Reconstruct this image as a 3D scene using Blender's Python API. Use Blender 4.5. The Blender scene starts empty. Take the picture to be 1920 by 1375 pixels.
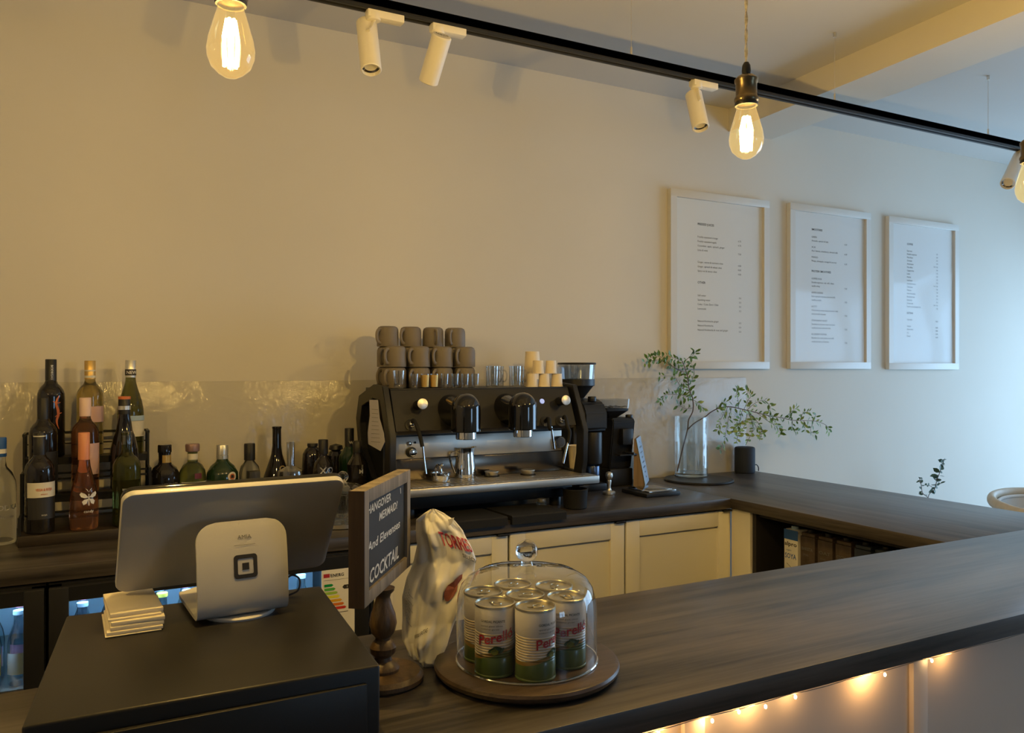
import bpy, bmesh, math, random
from mathutils import Vector, Matrix, noise
PI = math.pi
random.seed(7)
S = bpy.context.scene
COL = S.collection

# ------------------------------------------------------------------ camera, world, exposure
CAM = Vector((0.0, 0.0, 1.43)); FOC = 1500.0
YAW = math.radians(27.77)
FW = Vector((math.sin(YAW), math.cos(YAW), 0)); RT = Vector((math.cos(YAW), -math.sin(YAW), 0))
cd = bpy.data.cameras.new('camera'); cam = bpy.data.objects.new('camera', cd); COL.objects.link(cam)
cam.location = CAM; cam.rotation_euler = (PI/2, 0, -YAW)
cd.sensor_width = 36; cd.lens = 36*FOC/1920; cd.shift_y = 3.5/1920; cd.clip_start = 0.05
S.camera = cam
S.view_settings.view_transform = 'Standard'; S.view_settings.look = 'None'
S.view_settings.gamma = 1; S.view_settings.use_curve_mapping = False
S.view_settings.exposure = 0.0
S.cycles.use_denoising = True
S.cycles.max_bounces = 10; S.cycles.transparent_max_bounces = 24; S.cycles.transmission_bounces = 10
S.cycles.caustics_refractive = False; S.cycles.caustics_reflective = False
S.cycles.sample_clamp_indirect = 4.0
w = bpy.data.worlds.new('daylight'); S.world = w; w.use_nodes = True
w.node_tree.nodes['Background'].inputs[0].default_value = (0.45, 0.73, 1.06, 1)
w.node_tree.nodes['Background'].inputs[1].default_value = 6.2

def area(name, loc, rot, sx, sy, power, color=(1, 1, 1), portal=False):
    l = bpy.data.lights.new(name, 'AREA'); l.shape = 'RECTANGLE'; l.size = sx; l.size_y = sy
    l.energy = power; l.color = color
    if portal: l.cycles.is_portal = True
    o = bpy.data.objects.new(name, l); COL.objects.link(o); o.location = loc; o.rotation_euler = rot
    return o
RX = 5.75      # inner face of the shopfront wall on the right
FY = -5.0     # inner face of the street wall behind the camera
area('window_daylight', (RX+0.12, 1.55, 1.15), (0, PI/2, 0), 2.1, 2.5, 0, portal=True)
area('window_daylight', (4.1, FY-0.12, 1.5), (PI/2, 0, 0), 1.6, 1.5, 0, portal=True)  # portal of the window added behind the camera as front fill
BULB_W = 46.0; BULB_COL = (1.0, 0.69, 0.25)

# ------------------------------------------------------------------ geometry helpers
def ray(px, py): return FW + RT*((px-960)/FOC) + Vector((0, 0, (691-py)/FOC))
def on_z(px, py, z):
    r = ray(px, py); return CAM + r*((z-CAM.z)/r.z)
def on_y(px, py, y):
    r = ray(px, py); return CAM + r*(y/r.y)
def on_x(px, py, x):
    r = ray(px, py); return CAM + r*(x/r.x)
def at_d(px, py, d): return CAM + ray(px, py)*d

class B:
    """a mesh under construction; every shape carries a material slot index"""
    def __init__(s): s.bm = bmesh.new()
    def _m(s, faces, mi, mat):
        vs = set()
        for f in faces:
            f.material_index = mi
            vs.update(f.verts)
        if mat is not None:
            for v in vs: v.co = mat @ v.co
    def box(s, lo, hi, bev=0.0, mi=0, mat=None, seg=2):
        lo, hi = Vector(lo), Vector(hi)
        c = (lo+hi)/2; d = hi-lo
        r = bmesh.ops.create_cube(s.bm, size=1, matrix=Matrix.Translation(c) @ Matrix.Diagonal((abs(d.x), abs(d.y), abs(d.z), 1)))
        vs = r['verts']
        fs = set(f for v in vs for f in v.link_faces)
        if bev > 0:
            es = set(e for v in vs for e in v.link_edges)
            q = bmesh.ops.bevel(s.bm, geom=list(es), offset=bev, segments=seg, profile=0.5, affect='EDGES', clamp_overlap=True)
            fs = set(q['faces']) | set(f for f in fs if f.is_valid)
            vv = set(v for f in fs for v in f.verts)
            fs = set(f for v in vv for f in v.link_faces)
        s._m(fs, mi, mat); return s
    def quadbox(s, pts, z0, z1, mi=0, bev=0):
        return s.prism([(p[0], p[1]) for p in pts], z0, z1, mi=mi)
    def prism(s, poly, z0, z1, mi=0, mat=None, axis='z'):
        """polygon (a,b) extruded along an axis"""
        def P(a, b, h):
            return {'z': (a, b, h), 'y': (a, h, b), 'x': (h, a, b)}[axis]
        lo = [s.bm.verts.new(P(a, b, z0)) for a, b in poly]
        hi = [s.bm.verts.new(P(a, b, z1)) for a, b in poly]
        n = len(poly); fs = [s.bm.faces.new(lo[::-1]), s.bm.faces.new(hi)]
        for i in range(n): fs.append(s.bm.faces.new((lo[i], lo[(i+1) % n], hi[(i+1) % n], hi[i])))
        s._m(fs, mi, mat); return s
    def lathe(s, prof, c=(0, 0, 0), n=32, mi=0, mat=None, a0=0.0, a1=2*PI, mis=None):
        full = abs(a1-a0-2*PI) < 1e-6
        cols = n if full else n+1
        rings = []
        for r, z in prof:
            if r < 1e-6: rings.append([s.bm.verts.new((c[0], c[1], c[2]+z))])
            else:
                rings.append([s.bm.verts.new((c[0]+r*math.cos(a0+(a1-a0)*i/n), c[1]+r*math.sin(a0+(a1-a0)*i/n), c[2]+z)) for i in range(cols)])
        allf = []
        for k in range(len(rings)-1):
            A, Bq = rings[k], rings[k+1]; fs = []
            for i in range(n):
                j = (i+1) % cols if full else i+1
                if len(A) == 1 and len(Bq) == 1: continue
                if len(A) == 1: fs.append(s.bm.faces.new((A[0], Bq[j], Bq[i])))
                elif len(Bq) == 1: fs.append(s.bm.faces.new((A[i], A[j], Bq[0])))
                else: fs.append(s.bm.faces.new((A[i], A[j], Bq[j], Bq[i])))
            for f in fs: f.material_index = mis[k] if mis else mi
            allf += fs
        if mat is not None:
            for v in set(v for f in allf for v in f.verts): v.co = mat @ v.co
        return s
    def cyl(s, p0, p1, r0, r1=None, n=20, mi=0):
        p0, p1 = Vector(p0), Vector(p1); d = p1-p0; L = d.length
        M = Matrix.Translation(p0) @ d.to_track_quat('Z', 'Y').to_matrix().to_4x4()
        if r1 is None: r1 = r0
        return s.lathe([(0, 0), (r0, 0), (r1, L), (0, L)], n=n, mi=mi, mat=M)
    def rcyl(s, p0, p1, r, e=0.003, n=28, mi=0):
        p0, p1 = Vector(p0), Vector(p1); d = p1-p0; L = d.length
        M = Matrix.Translation(p0) @ d.to_track_quat('Z', 'Y').to_matrix().to_4x4()
        return s.lathe([(0, 0), (r-e, 0), (r-.3*e, .3*e), (r, e), (r, L-e), (r-.3*e, L-.3*e), (r-e, L), (0, L)], n=n, mi=mi, mat=M)
    def sphere(s, c, r, n=20, mi=0, sc=(1, 1, 1)):
        m = max(6, n//2)
        M = Matrix.Translation(c) @ Matrix.Diagonal((sc[0], sc[1], sc[2], 1))
        return s.lathe([(max(0, r*math.sin(PI*k/m)) if 0 < k < m else 0, -r*math.cos(PI*k/m)) for k in range(m+1)], n=n, mi=mi, mat=M)
    def tube(s, pts, r, n=10, mi=0, flat=1.0):
        pts = [Vector(p) for p in pts]; N = len(pts)
        rs = r if isinstance(r, (list, tuple)) else [r]*N
        rings = []; up = None
        for i in range(N):
            t = (pts[min(i+1, N-1)]-pts[max(i-1, 0)])
            t = t.normalized() if t.length > 1e-9 else Vector((0, 0, 1))
            if up is None:
                up = Vector((0, 0, 1)) if abs(t.z) < 0.9 else Vector((1, 0, 0))
            x = up.cross(t); x = x.normalized() if x.length > 1e-6 else t.orthogonal().normalized()
            y = t.cross(x).normalized(); up = y
            rings.append([s.bm.verts.new(pts[i]+x*(rs[i]*math.cos(2*PI*k/n))+y*(rs[i]*flat*math.sin(2*PI*k/n))) for k in range(n)])
        fs = [s.bm.faces.new(rings[0][::-1]), s.bm.faces.new(rings[-1])]
        for i in range(N-1):
            for k in range(n): fs.append(s.bm.faces.new((rings[i][k], rings[i][(k+1) % n], rings[i+1][(k+1) % n], rings[i+1][k])))
        for f in fs: f.material_index = mi
        return s
    def face(s, pts, mi=0):
        f = s.bm.faces.new([s.bm.verts.new(p) for p in pts]); f.material_index = mi; return s
    def add(s, verts, faces, mi=0):
        vs = [s.bm.verts.new(v) for v in verts]
        for f in faces:
            try: q = s.bm.faces.new([vs[i] for i in f]); q.material_index = mi
            except ValueError: pass
        return s
    def grid(s, fn, nu, nv, mi=0, closed_u=False):
        cols = nu if closed_u else nu+1
        V = [[s.bm.verts.new(fn(i/nu, j/nv)) for i in range(cols)] for j in range(nv+1)]
        for j in range(nv):
            for i in range(nu):
                k = (i+1) % cols
                f = s.bm.faces.new((V[j][i], V[j][k], V[j+1][k], V[j+1][i])); f.material_index = mi
        return s

def spline(P, n=8):
    """Catmull-Rom through the points"""
    P = [Vector(p) for p in P]; Q = [P[0]*2-P[1]]+P+[P[-1]*2-P[-2]]; out = []
    for i in range(1, len(Q)-2):
        for k in range(n):
            t = k/n; a, b, c, d = Q[i-1], Q[i], Q[i+1], Q[i+2]
            out.append(0.5*((2*b)+(c-a)*t+(2*a-5*b+4*c-d)*t*t+(3*b-a-3*c+d)*t**3))
    out.append(P[-1]); return out

def finish(name, b, mats, parent=None, world=True, sharp=35, flat=False):
    me = bpy.data.meshes.new(name)
    bmesh.ops.recalc_face_normals(b.bm, faces=b.bm.faces[:])
    if world and parent is not None:
        inv = root_matrix(parent).inverted(); b.bm.transform(inv)
    b.bm.to_mesh(me); b.bm.free()
    if not isinstance(mats, (list, tuple)): mats = [mats]
    for m in mats: me.materials.append(m)
    if not flat:
        me.polygons.foreach_set('use_smooth', [True]*len(me.polygons))
        me.set_sharp_from_angle(angle=math.radians(sharp))
    o = bpy.data.objects.new(name, me); COL.objects.link(o)
    if parent is not None: o.parent = parent
    return o
def root_matrix(o):
    M = Matrix.LocRotScale(o.location, o.rotation_euler, None)
    return root_matrix(o.parent) @ M if o.parent is not None else M
def tag(o, label, cat, group=None):
    o['label'] = label; o['category'] = cat
    if group: o['group'] = group
    return o
def thing(name, label, cat, loc=(0, 0, 0), rz=0, group=None):
    o = bpy.data.objects.new(name, None); COL.objects.link(o)
    o.location = loc; o.rotation_euler = (0, 0, rz); o.empty_display_size = 0.05
    return tag(o, label, cat, group)
def part(name, b, mats, parent, world=False, **k): return finish(name, b, mats, parent, world, **k)
def struct(name, b, mats, **k):
    o = finish(name, b, mats, None, **k); o['kind'] = 'structure'; return o
def dup(root, loc, rz=None, label=None, group=None):
    r = root.copy(); COL.objects.link(r); r.location = loc
    if rz is not None: r.rotation_euler = (0, 0, rz)
    if label: r['label'] = label
    if group: r['group'] = group
    def kids(src, dst):
        for ch in [c for c in bpy.data.objects if c.parent == src]:
            q = ch.copy(); COL.objects.link(q); q.parent = dst; kids(ch, q)
    kids(root, r); return r

_TC = {}
def text_geo(s, bold=False):
    """flat text outline: verts (x,z) with height of a capital = 1, and faces"""
    key = (s, bold)
    if key in _TC: return _TC[key]
    cu = bpy.data.curves.new('t', 'FONT'); cu.body = s; cu.resolution_u = 2; cu.size = 1.0
    if bold: cu.offset = 0.018
    o = bpy.data.objects.new('t', cu); COL.objects.link(o)
    dg = bpy.context.evaluated_depsgraph_get(); me = bpy.data.meshes.new_from_object(o.evaluated_get(dg))
    v = [(p.co.x, p.co.y) for p in me.vertices]; f = [tuple(p.vertices) for p in me.polygons]
    bpy.data.objects.remove(o); bpy.data.curves.remove(cu); bpy.data.meshes.remove(me)
    v = [(x/0.69, y/0.69) for x, y in v]
    _TC[key] = (v, f); return v, f
def put_text(b, s, fn, h, mi=0, align='l', width=None, bold=False, slant=0.0, thick=0.0):
    """fn maps (x,z) text-plane metres to a 3D point"""
    v, f = text_geo(s, bold)
    if not v: return 0
    w0 = min(p[0] for p in v); w1 = max(p[0] for p in v); W = w1-w0
    sx = h if width is None else width/W
    off = {'l': 0, 'c': -W*sx/2, 'r': -W*sx}[align]
    b.add([fn((p[0]-w0)*sx+off+slant*p[1]*h, p[1]*h) for p in v], f, mi)
    return W*sx
def on_cyl(R, z0, ang, tilt=0.0, eps=0.0006, c=(0, 0)):
    """text wrapped on a vertical cylinder, centred at angle ang (from -Y towards +X)"""
    def f(x, z):
        zz = z0+z+x*tilt; a = ang+x/R
        return Vector((c[0]+(R+eps)*math.sin(a), c[1]-(R+eps)*math.cos(a), zz))
    return f
def on_plane(o, ux, uy):
    o, ux, uy = Vector(o), Vector(ux).normalized(), Vector(uy).normalized()
    return lambda x, z: o+ux*x+uy*z

# ------------------------------------------------------------------ materials
def nodes(name):
    m = bpy.data.materials.new(name); m.use_nodes = True
    nt = m.node_tree; return m, nt, nt.nodes['Principled BSDF']
def mat(name, col, rough=0.5, metal=0.0, spec=0.5, coat=0.0, trans=0.0, ior=1.45, bump=0.0, bscale=200, var=0.0, vscale=6, emit=None, es=0, sheen=0, alpha=1):
    m, nt, p = nodes(name)
    p.inputs['Base Color'].default_value = (*col, 1); p.inputs['Roughness'].default_value = rough
    p.inputs['Metallic'].default_value = metal; p.inputs['Specular IOR Level'].default_value = spec
    p.inputs['Coat Weight'].default_value = coat; p.inputs['Transmission Weight'].default_value = trans
    p.inputs['IOR'].default_value = ior
    if emit: p.inputs['Emission Color'].default_value = (*emit, 1); p.inputs['Emission Strength'].default_value = es
    tc = nt.nodes.new('ShaderNodeTexCoord')
    if var > 0:
        n = nt.nodes.new('ShaderNodeTexNoise'); n.inputs['Scale'].default_value = vscale; n.inputs['Detail'].default_value = 4
        nt.links.new(tc.outputs['Object'], n.inputs['Vector'])
        mp = nt.nodes.new('ShaderNodeMapRange'); mp.inputs[1].default_value = .3; mp.inputs[2].default_value = .7
        mp.inputs[3].default_value = 1-var; mp.inputs[4].default_value = 1+var
        nt.links.new(n.outputs['Fac'], mp.inputs[0])
        mx = nt.nodes.new('ShaderNodeVectorMath'); mx.operation = 'SCALE'; mx.inputs[0].default_value = col
        nt.links.new(mp.outputs[0], mx.inputs['Scale']); nt.links.new(mx.outputs[0], p.inputs['Base Color'])
    if bump > 0:
        n = nt.nodes.new('ShaderNodeTexNoise'); n.inputs['Scale'].default_value = bscale; n.inputs['Detail'].default_value = 3
        nt.links.new(tc.outputs['Object'], n.inputs['Vector'])
        bp = nt.nodes.new('ShaderNodeBump'); bp.inputs['Strength'].default_value = bump; bp.inputs['Distance'].default_value = 0.002
        nt.links.new(n.outputs['Fac'], bp.inputs['Height']); nt.links.new(bp.outputs[0], p.inputs['Normal'])
    return m
def wood(name, c1, c2, axis='x', rough=0.45, scale=1.0, bump=0.15, knots=True):
    m, nt, p = nodes(name); L = nt.links.new
    tc = nt.nodes.new('ShaderNodeTexCoord'); mp = nt.nodes.new('ShaderNodeMapping')
    s = [14*scale]*3; s['xyz'.index(axis)] = 1.1*scale
    mp.inputs['Scale'].default_value = s; L(tc.outputs['Object'], mp.inputs['Vector'])
    n1 = nt.nodes.new('ShaderNodeTexNoise'); n1.inputs['Scale'].default_value = 1.0; n1.inputs['Detail'].default_value = 6; n1.inputs['Roughness'].default_value = .62; n1.inputs['Distortion'].default_value = .6
    L(mp.outputs[0], n1.inputs['Vector'])
    mp2 = nt.nodes.new('ShaderNodeMapping'); s2 = [130*scale]*3; s2['xyz'.index(axis)] = 5*scale
    mp2.inputs['Scale'].default_value = s2; L(tc.outputs['Object'], mp2.inputs['Vector'])
    n2 = nt.nodes.new('ShaderNodeTexNoise'); n2.inputs['Scale'].default_value = 1.0; n2.inputs['Detail'].default_value = 3
    L(mp2.outputs[0], n2.inputs['Vector'])
    ad = nt.nodes.new('ShaderNodeMath'); ad.operation = 'MULTIPLY_ADD'; ad.inputs[1].default_value = .35
    L(n2.outputs['Fac'], ad.inputs[0]); L(n1.outputs['Fac'], ad.inputs[2])
    cr = nt.nodes.new('ShaderNodeValToRGB'); e = cr.color_ramp.elements
    e[0].position = .50; e[0].color = (*c1, 1); e[1].position = .82; e[1].color = (*c2, 1)
    L(ad.outputs[0], cr.inputs[0]); L(cr.outputs[0], p.inputs['Base Color'])
    p.inputs['Roughness'].default_value = rough
    bp = nt.nodes.new('ShaderNodeBump'); bp.inputs['Strength'].default_value = bump; bp.inputs['Distance'].default_value = .001
    L(n2.outputs['Fac'], bp.inputs['Height']); L(bp.outputs[0], p.inputs['Normal'])
    return m
def schlick(nt, boost, add, normal=None):
    """reflectance of one clear sheet from the viewing angle, the same on both of its sides"""
    L = nt.links.new; g = nt.nodes.new('ShaderNodeNewGeometry')
    d = nt.nodes.new('ShaderNodeVectorMath'); d.operation = 'DOT_PRODUCT'; L(g.outputs['Incoming'], d.inputs[0]); L(normal or g.outputs['Normal'], d.inputs[1])
    v = d.outputs['Value']
    for op, a, c in (('ABSOLUTE', None, None), ('SUBTRACT', 1.0, None), ('POWER', None, 5.0), ('MULTIPLY_ADD', None, .96), ('MULTIPLY_ADD', None, boost)):
        m = nt.nodes.new('ShaderNodeMath'); m.operation = op; m.use_clamp = op != 'ABSOLUTE'
        if op == 'SUBTRACT': m.inputs[0].default_value = 1.0; L(v, m.inputs[1])
        else:
            L(v, m.inputs[0])
            if c is not None: m.inputs[1].default_value = c
            if op == 'MULTIPLY_ADD': m.inputs[2].default_value = .04 if c == .96 else add
        v = m.outputs[0]
    return v
def thin_glass(name, tint=(.96, .97, .97), boost=1.0, rough=0.02, frost=0.0, fcol=(1, 1, 1)):
    m, nt, p = nodes(name); L = nt.links.new; nt.nodes.remove(p)
    out = nt.nodes['Material Output']
    t = nt.nodes.new('ShaderNodeBsdfTransparent'); t.inputs[0].default_value = (*tint, 1)
    g = nt.nodes.new('ShaderNodeBsdfGlossy'); g.inputs['Roughness'].default_value = rough; g.inputs['Color'].default_value = (*fcol, 1)
    mx = nt.nodes.new('ShaderNodeMixShader'); L(schlick(nt, boost, frost), mx.inputs[0]); L(t.outputs[0], mx.inputs[1]); L(g.outputs[0], mx.inputs[2])
    L(mx.outputs[0], out.inputs[0]); return m

def film(name):
    """clear glossy splash panel: rippled gloss over a transparent sheet"""
    m, nt, p = nodes(name); L = nt.links.new; nt.nodes.remove(p); out = nt.nodes['Material Output']
    tc = nt.nodes.new('ShaderNodeTexCoord')
    t = nt.nodes.new('ShaderNodeBsdfTransparent'); t.inputs[0].default_value = (.99, .99, .985, 1)
    g = nt.nodes.new('ShaderNodeBsdfGlossy'); g.inputs['Roughness'].default_value = .17
    n = nt.nodes.new('ShaderNodeTexNoise'); n.inputs['Scale'].default_value = 9; n.inputs['Detail'].default_value = 5; n.inputs['Roughness'].default_value = .65
    L(tc.outputs['Object'], n.inputs['Vector'])
    bp = nt.nodes.new('ShaderNodeBump'); bp.inputs['Strength'].default_value = .35; bp.inputs['Distance'].default_value = .02
    L(n.outputs['Fac'], bp.inputs['Height']); L(bp.outputs[0], g.inputs['Normal'])
    mx = nt.nodes.new('ShaderNodeMixShader'); L(schlick(nt, 1.05, .0), mx.inputs[0]); L(t.outputs[0], mx.inputs[1]); L(g.outputs[0], mx.inputs[2])
    L(mx.outputs[0], out.inputs[0]); return m

M = {}
M['wall'] = mat('wall_paint', (.69, .65, .57), .75, bump=.08, bscale=60, var=.02, vscale=1.5)
M['ceil'] = mat('ceiling_paint', (.62, .60, .56), .8, bump=.05, bscale=40)
M['floor'] = wood('floor_boards', (.10, .075, .05), (.22, .17, .12), 'x')
M['topx'] = wood('worktop_grain_long', (.017, .0145, .013), (.090, .077, .068), 'x', rough=.36)
M['topy'] = wood('worktop_grain_cross', (.017, .0145, .013), (.090, .077, .068), 'y', rough=.36)
M['cream'] = mat('cream_paint', (.73, .70, .61), .42, bump=.03, bscale=80)
M['facade'] = mat('facade_paint', (.80, .74, .68), .5, bump=.03, bscale=80)
M['carcass'] = mat('dark_carcass', (.022, .02, .022), .6)
M['black'] = mat('black_metal', (.012, .012, .013), .42)
M['mblack'] = mat('matt_black', (.014, .013, .012), .42, bump=.05, bscale=500)
M['rubber'] = mat('black_rubber', (.006, .006, .006), .75, bump=.2, bscale=300)
M['gloss'] = mat('gloss_black', (.006, .006, .007), .08, coat=.6)
M['steel'] = mat('brushed_steel', (.70, .67, .61), .38, 1.0, bump=.02, bscale=300)
M['chrome'] = mat('chrome', (.80, .80, .80), .08, 1.0)
M['brass'] = mat('antique_brass', (.20, .15, .085), .3, 1.0, var=.15, vscale=60)
M['white'] = mat('white_plastic', (.74, .72, .68), .38)
M['spotw'] = mat('white_spot_enamel', (.78, .74, .66), .4)
M['tabw'] = mat('tablet_white', (.54, .53, .51), .32, coat=.15)
M['mug'] = mat('taupe_stoneware', (.195, .165, .13), .6, bump=.12, bscale=90, var=.06, vscale=20)
M['pcup'] = mat('cream_card', (.86, .74, .54), .6)
M['paper'] = mat('white_paper', (.78, .77, .75), .7)
M['napkin'] = mat('cream_napkin_paper', (.80, .72, .56), .8, bump=.1, bscale=100)
M['ink'] = mat('black_ink', (.025, .024, .024), .6)
M['gink'] = mat('grey_ink', (.15, .15, .15), .6)
M['frame'] = mat('white_frame', (.70, .68, .63), .35)
M['pane'] = thin_glass('picture_glass', (.98, .99, .99), .5, .07)
M['glass'] = thin_glass('clear_glass', (.95, .97, .97), 1.3, .02)
M['tglass'] = thin_glass('tumbler_glass', (.90, .90, .885), 2.2, .04, .035)
M['dglass'] = thin_glass('dome_glass', (.965, .975, .975), 1.5, .02)
M['rimglass'] = thin_glass('glass_rim', (.72, .74, .72), 2.5, .08, .25)
M['hopper'] = thin_glass('smoky_hopper', (.80, .82, .84), 1.6, .08, .05)
M['solidglass'] = mat('solid_glass', (.97, .98, .98), .0, trans=1, ior=1.5)
M['vaseglass'] = thin_glass('vase_glass', (.955, .975, .975), 1.6, .03, .015)
M['leaf'] = mat('leaf_green', (.10, .20, .035), .45, var=.35, vscale=30)
M['leaf2'] = mat('leaf_green_painted_lit', (.26, .38, .12), .5, var=.25, vscale=30)  # window light painted in: brighter copy of the branch leaf green
M['leaf3'] = mat('eucalyptus_leaf', (.05, .10, .06), .5, var=.25, vscale=30)
M['stem'] = mat('brown_stem', (.10, .065, .045), .7)
M['navy'] = mat('navy_fabric', (.018, .024, .038), .75, bump=.25, bscale=900)
M['chalkboard'] = mat('chalkboard', (.020, .021, .024), .7, var=.15, vscale=12)
M['chalk'] = mat('chalk', (.62, .62, .60), .9)
M['rustic'] = wood('rustic_frame_wood', (.11, .088, .062), (.25, .205, .15), 'z', rough=.7, scale=2.5)
M['darkrustic'] = wood('frame_edge_wood', (.022, .011, .005), (.045, .024, .010), 'z', rough=.6, scale=2.5)
M['turned'] = wood('turned_wood', (.055, .032, .016), (.15, .095, .048), 'z', rough=.45, scale=3)
M['boardwood'] = wood('serving_board_wood', (.035, .024, .017), (.085, .058, .042), 'x', rough=.35, scale=2)
M['plankwood'] = wood('block_wood', (.20, .13, .07), (.36, .25, .15), 'z', rough=.6, scale=2)
M['bag'] = mat('white_bag_film', (.74, .72, .66), .38, bump=.35, bscale=22)
M['red'] = mat('red_print', (.42, .03, .05), .45)
M['brownprint'] = mat('brown_print', (.26, .075, .045), .5, var=.4, vscale=60)
M['lid'] = mat('tin_lid', (.62, .57, .44), .3, 1.0)
M['blueink'] = mat('blue_print', (.03, .12, .42), .5)
M['pblue'] = mat('pale_blue_label', (.42, .58, .78), .6)

def wine_glass(name, col, op=False, rough=.04):
    if op: return mat(name, col, rough, coat=.3)
    return mat(name, col, rough, trans=.92, ior=1.4)
M['bdark'] = wine_glass('near_black_bottle_glass', (.012, .010, .009), True)
M['bgreen'] = wine_glass('dark_green_bottle_glass', (.012, .035, .012), True)
M['bolive'] = wine_glass('olive_bottle_glass', (.22, .22, .05))
M['brose'] = wine_glass('rose_wine_glass', (.75, .32, .16))
M['brose2'] = wine_glass('amber_rose_glass', (.50, .22, .10))
M['bgold'] = wine_glass('golden_wine_glass', (.80, .62, .22))
M['bclear'] = mat('clear_spirit_glass', (.86, .90, .92), .03, trans=.95, ior=1.33)
M['bpale'] = wine_glass('pale_green_bottle_glass', (.42, .50, .16))

# ------------------------------------------------------------------ setting
WY = 3.0; CZ = 2.713; LX = -2.2
struct('floor', B().box((LX-.2, FY-.2, -.1), (RX+.2, WY+.2, 0)), M['floor'])
struct('ceiling', B().box((LX-.2, FY-.2, CZ), (RX+.2, WY+.2, CZ+.12)), M['ceil'])
struct('wall_back', B().box((LX-.2, WY, 0), (RX+.2, WY+.15, CZ)), M['wall'])
struct('wall_left', B().box((LX-.15, FY, 0), (LX, WY, CZ)), M['wall'])
W0, W1, WZ0, WZ1 = .3, 2.8, .1, 2.2
b = B(); b.box((RX, W0, 0), (RX+.15, W1, WZ0)); b.box((RX, W0, WZ1), (RX+.15, W1, CZ)); b.box((RX, FY, 0), (RX+.15, W0, CZ)); b.box((RX, W1, 0), (RX+.15, WY, CZ))
struct('wall_right', b, M['wall'])
b = B(); b.box((LX, FY-.15, 0), (3.4, FY, CZ)); b.box((4.8, FY-.15, 0), (RX, FY, CZ)); b.box((3.4, FY-.15, 0), (4.8, FY, .9)); b.box((3.4, FY-.15, 2.1), (4.8, FY, CZ))
struct('wall_front', b, M['wall'])
b = B()
for y in (W0, 1.1, 1.95, W1-.05): b.box((RX+.02, y, WZ0), (RX+.10, y+.05, WZ1))
b.box((RX+.02, W0, WZ0), (RX+.10, W1, WZ0+.06)); b.box((RX+.02, W0, WZ1-.06), (RX+.10, W1, WZ1))
struct('window_1', b, M['frame'])
b = B()
for x in (3.4, 4.08, 4.75): b.box((x, FY-.10, .9), (x+.05, FY-.03, 2.1))
b.box((3.4, FY-.10, .9), (4.8, FY-.03, .95)); b.box((3.4, FY-.10, 2.05), (4.8, FY-.03, 2.1))
struct('added_fill_window', b, M['frame'])  # unseen window added for weak bluish fill on the front faces
# boxed beam under the ceiling, slightly out of square with the wall
k = .085
b = B().prism([(2.79, 3.0), (3.075, 3.0), (3.075-k*5.6, FY), (2.79-k*5.6, FY)], 2.60, CZ+.01)
struct('ceiling_beam', b, M['wall'])
# clear splash panel fixed on the wall behind the counter
sp = finish('splash_panel', B().box((LX+.3, WY-.006, .922), (2.90, WY-.001, 1.385), .001), film('splash_film'))
tag(sp, 'clear glossy splash panel fixed low on the wall behind the counter', 'splash panel')

# ------------------------------------------------------------------ counter
CT = .92; CB = .88
t = finish('worktop', B().box((-1.6, 2.375, CB), (2.22, WY-.006, CT), .0015), M['topx']); tag(t, 'dark grey-brown wood worktop along the back wall under the coffee machine', 'worktop')
t = finish('worktop', B().box((2.2203, 1.4843, CB), (2.92, WY-.006, CT), .0015), M['topy']); tag(t, 'dark wood worktop of the right return, under the glass vase', 'worktop')
t = finish('worktop', B().box((-1.6, .975, CB), (2.92, 1.484, CT), .0015), M['topx']); tag(t, 'dark wood bar top in the foreground, under the glass cake dome', 'worktop')

def shaker(b, x0, x1, z0, z1, y, fr=.06, dep=.010, th=.02):
    """cream shaker door facing -Y"""
    b.box((x0, y+dep, z0), (x1, y+th, z1))
    b.box((x0, y, z0), (x0+fr, y+th, z1), .001); b.box((x1-fr, y, z0), (x1, y+th, z1), .001)
    b.box((x0+fr, y, z0), (x1-fr, y+th, z0+fr), .001); b.box((x0+fr, y, z1-fr), (x1-fr, y+th, z1), .001)
def bb(): return B()
cabs = [(.775, 1.2445, 'cream shaker cabinet under the coffee machine, directly right of the bar fridge'),
        (1.2495, 1.7235, 'cream shaker cabinet in the middle of the back counter'),
        (1.7285, 2.2335, 'cream shaker cabinet at the inner corner of the counter')]
for x0, x1, lab in cabs:
    t = thing('base_cabinet', lab, 'cabinet', ((x0+x1)/2, 2.65, 0), group='cream base cabinets')
    part('body', B().box((x0, 2.415, .1), (x1, 2.95, .878)), M['cream'], t, True)
    b = B(); shaker(b, x0+.002, x1-.002, .12, .872, 2.39); d = part('door', b, M['cream'], t, True)
    b = B(); b.box((x1-.045, 2.378, .868), (x1-.004, 2.392, .876), .002); part('handle', b, M['black'], d, True)
    part('plinth', B().box((x0, 2.45, .0), (x1, 2.47, .1)), M['carcass'], t, True)
# open shelving under the right return
t = thing('open_shelf_unit', 'dark open shelf unit with cream end post under the right worktop', 'shelving', (2.55, 1.9, 0))
part('end_post', B().box((2.2337, 2.285, 0), (2.275, 2.386, .879), .001), M['cream'], t, True)
b = B(); b.box((2.85, 1.49, 0), (2.87, 2.95, .879)); b.box((2.245, 2.265, 0), (2.85, 2.284, .879)); b.box((2.245, 1.49, 0), (2.85, 1.51, .879)); b.box((2.245, 1.51, .10), (2.85, 2.265, .12)); b.box((2.26, 1.51, .862), (2.85, 2.265, .879))
part('carcass', b, M['carcass'], t, True)
part('shelf', B().box((2.25, 1.51, .62), (2.85, 2.265, .64), .001), M['carcass'], t, True)
part('facade_panel', B().box((2.872, 1.0, 0), (2.89, 2.95, .879)), M['facade'], t, True)
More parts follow.
